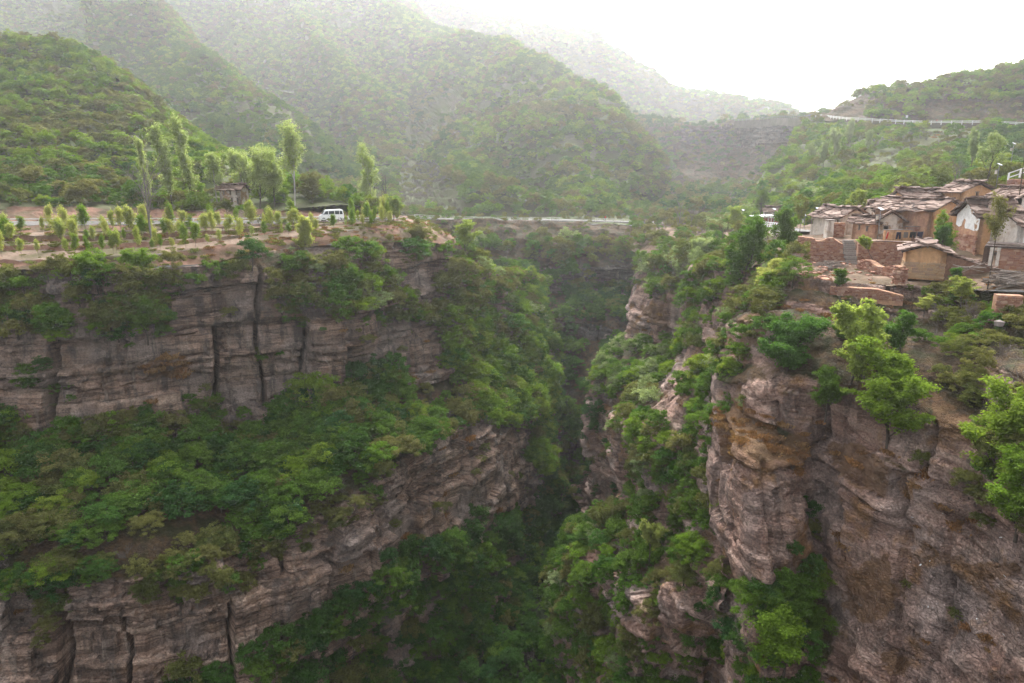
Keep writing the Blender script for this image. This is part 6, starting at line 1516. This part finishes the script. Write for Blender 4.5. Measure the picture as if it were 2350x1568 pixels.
# the rest: too many to count
ALLM = [(k, j) for k in ('bright', 'mid', 'dark', 'olive', 'grey', 'bare', 'dry', 'grass') for j in range(3)]
SRC = {}
for key in ALLM:
    # one real plant of every kind stands among the others and lends its shape
    SRC[key] = None
def thicket(name, sel, fine=False):
    p, k, r = FP[sel], FK[sel], FR[sel]; n = len(p)
    if n == 0: return
    g = np.random.default_rng(5); j = g.integers(0, 3, n)
    code = np.array([ALLM.index((a, int(b))) for a, b in zip(k, j)], np.int32)
    me = bpy.data.meshes.new(name); me.vertices.add(n); me.vertices.foreach_set('co', np.ascontiguousarray(p, np.float32).ravel())
    a = me.attributes.new('code', 'INT', 'POINT'); a.data.foreach_set('value', code)
    a = me.attributes.new('size', 'FLOAT_VECTOR', 'POINT')
    sc = r[:, None] * np.stack([g.uniform(0.85, 1.15, n), g.uniform(0.85, 1.15, n), g.uniform(0.75, 1.2, n)], 1)
    a.data.foreach_set('vector', sc.astype(np.float32).ravel())
    a = me.attributes.new('turn', 'FLOAT_VECTOR', 'POINT')
    rt = np.stack([g.normal(0, 0.08, n), g.normal(0, 0.08, n), g.uniform(0, 6.28, n)], 1); a.data.foreach_set('vector', rt.astype(np.float32).ravel())
    o = link(name, me); tag(o, kind='stuff')
    ng = bpy.data.node_groups.new(name, 'GeometryNodeTree')
    ng.interface.new_socket('Geometry', in_out='INPUT', socket_type='NodeSocketGeometry')
    ng.interface.new_socket('Geometry', in_out='OUTPUT', socket_type='NodeSocketGeometry')
    N = ng.nodes; L = ng.links
    gi = N.new('NodeGroupInput'); go = N.new('NodeGroupOutput'); join = N.new('GeometryNodeJoinGeometry')
    m2p = N.new('GeometryNodeMeshToPoints'); L.new(gi.outputs[0], m2p.inputs['Mesh'])
    def na(nm, dt):
        q = N.new('GeometryNodeInputNamedAttribute'); q.data_type = dt; q.inputs[0].default_value = nm
        return [s for s in q.outputs if s.enabled][0]
    cod, siz, tur = na('code', 'INT'), na('size', 'FLOAT_VECTOR'), na('turn', 'FLOAT_VECTOR')
    e2r = N.new('FunctionNodeEulerToRotation'); L.new(tur, e2r.inputs[0])
    for c in np.unique(code):
        cmp = N.new('FunctionNodeCompare'); cmp.data_type = 'INT'; cmp.operation = 'EQUAL'
        ii = [s for s in cmp.inputs if s.enabled]; L.new(cod, ii[0]); ii[1].default_value = int(c)
        oi = N.new('GeometryNodeObjectInfo'); oi.transform_space = 'ORIGINAL'; oi.inputs['Object'].default_value = source(ALLM[c]); oi.inputs['As Instance'].default_value = True
        iop = N.new('GeometryNodeInstanceOnPoints'); L.new(m2p.outputs[0], iop.inputs['Points']); L.new(cmp.outputs[0], iop.inputs['Selection'])
        L.new(oi.outputs['Geometry'], iop.inputs['Instance']); L.new(e2r.outputs[0], iop.inputs['Rotation']); L.new(siz, iop.inputs['Scale'])
        L.new(iop.outputs[0], join.inputs[0])
    L.new(join.outputs[0], go.inputs[0])
    md = o.modifiers.new('plants', 'NODES'); md.node_group = ng
_src = {}
def source(key):
    """a plant shape to repeat: the crown of a real plant of that kind standing in the scene"""
    if key in _src: return _src[key]
    for o in COL.objects:
        if o.name.startswith('crown') and o.data == CROWN[key] and o.parent: _src[key] = o; return o
    kind, j = key
    pl = dict(dry='dry_grass_tuft', grass='grass_tuft', bare='bare_shrub').get(kind, 'leafy_bush')
    cand = [i for i in range(len(FP)) if FK[i] == kind and near_ok[i] and not single[i]]
    if not cand: cand = [i for i in range(len(FP)) if FK[i] == kind and not single[i]]
    i = cand[j * 7 % len(cand)]; single_extra.append(i)
    lab = {'dry': 'tuft of dry straw-coloured grass on the right cliff', 'grass': 'tuft of olive green grass on an orchard bank'}.get(kind, '%s bush %s' % (WORDS.get(kind, ''), region('R1', 900, 1500)))
    e = place_plant(pl, CROWN[key], FP[i], FR[i], lab, 'grass' if kind in ('dry', 'grass') else 'bush', 'grass tufts on the right cliff' if kind == 'dry' else 'grass tufts on the orchard banks' if kind == 'grass' else 'bushes ' + region('R1', 900, 1500))
    _src[key] = e.children[0]; return _src[key]
near_ok = np.isin(FS, ['R1', 'LP2', 'LP4']) & inside & vis
single_extra = []
hillm = np.array([s[0] in 'HS' for s in FS])
tuftm = np.isin(FK, ['dry', 'grass'])
thicket('hillside_woodland', hillm & ~single)
thicket('cliff_scrub', ~hillm & ~tuftm & ~single)
thicket('grass_tufts', ~hillm & tuftm & ~single)
print('plants', len(FP), 'single', int(single.sum()))
# ------------------------------------------------------------------ haze
def haze_box():
    x0, x1, y0, y1, z0, z1 = -1500, 1500, -60, 1700, -76, 330
    v = [(x, y, z) for z in (z0, z1) for y in (y0, y1) for x in (x0, x1)]
    f = [(0, 2, 3, 1), (4, 5, 7, 6), (0, 1, 5, 4), (2, 6, 7, 3), (0, 4, 6, 2), (1, 3, 7, 5)]
    me = bpy.data.meshes.new('haze'); me.from_pydata(v, [], f); me.update()
    m, t, out = newmat('haze_air')
    vol = t.nodes.new('ShaderNodeVolumePrincipled'); vol.inputs['Color'].default_value = (0.97, 0.98, 1.0, 1)
    vol.inputs['Density'].default_value = 0.00027; vol.inputs['Anisotropy'].default_value = 0.66
    t.links.new(vol.outputs[0], out.inputs['Volume'])
    me.materials.append(m)
    o = link('haze', me); tag(o, kind='stuff')
haze_box()
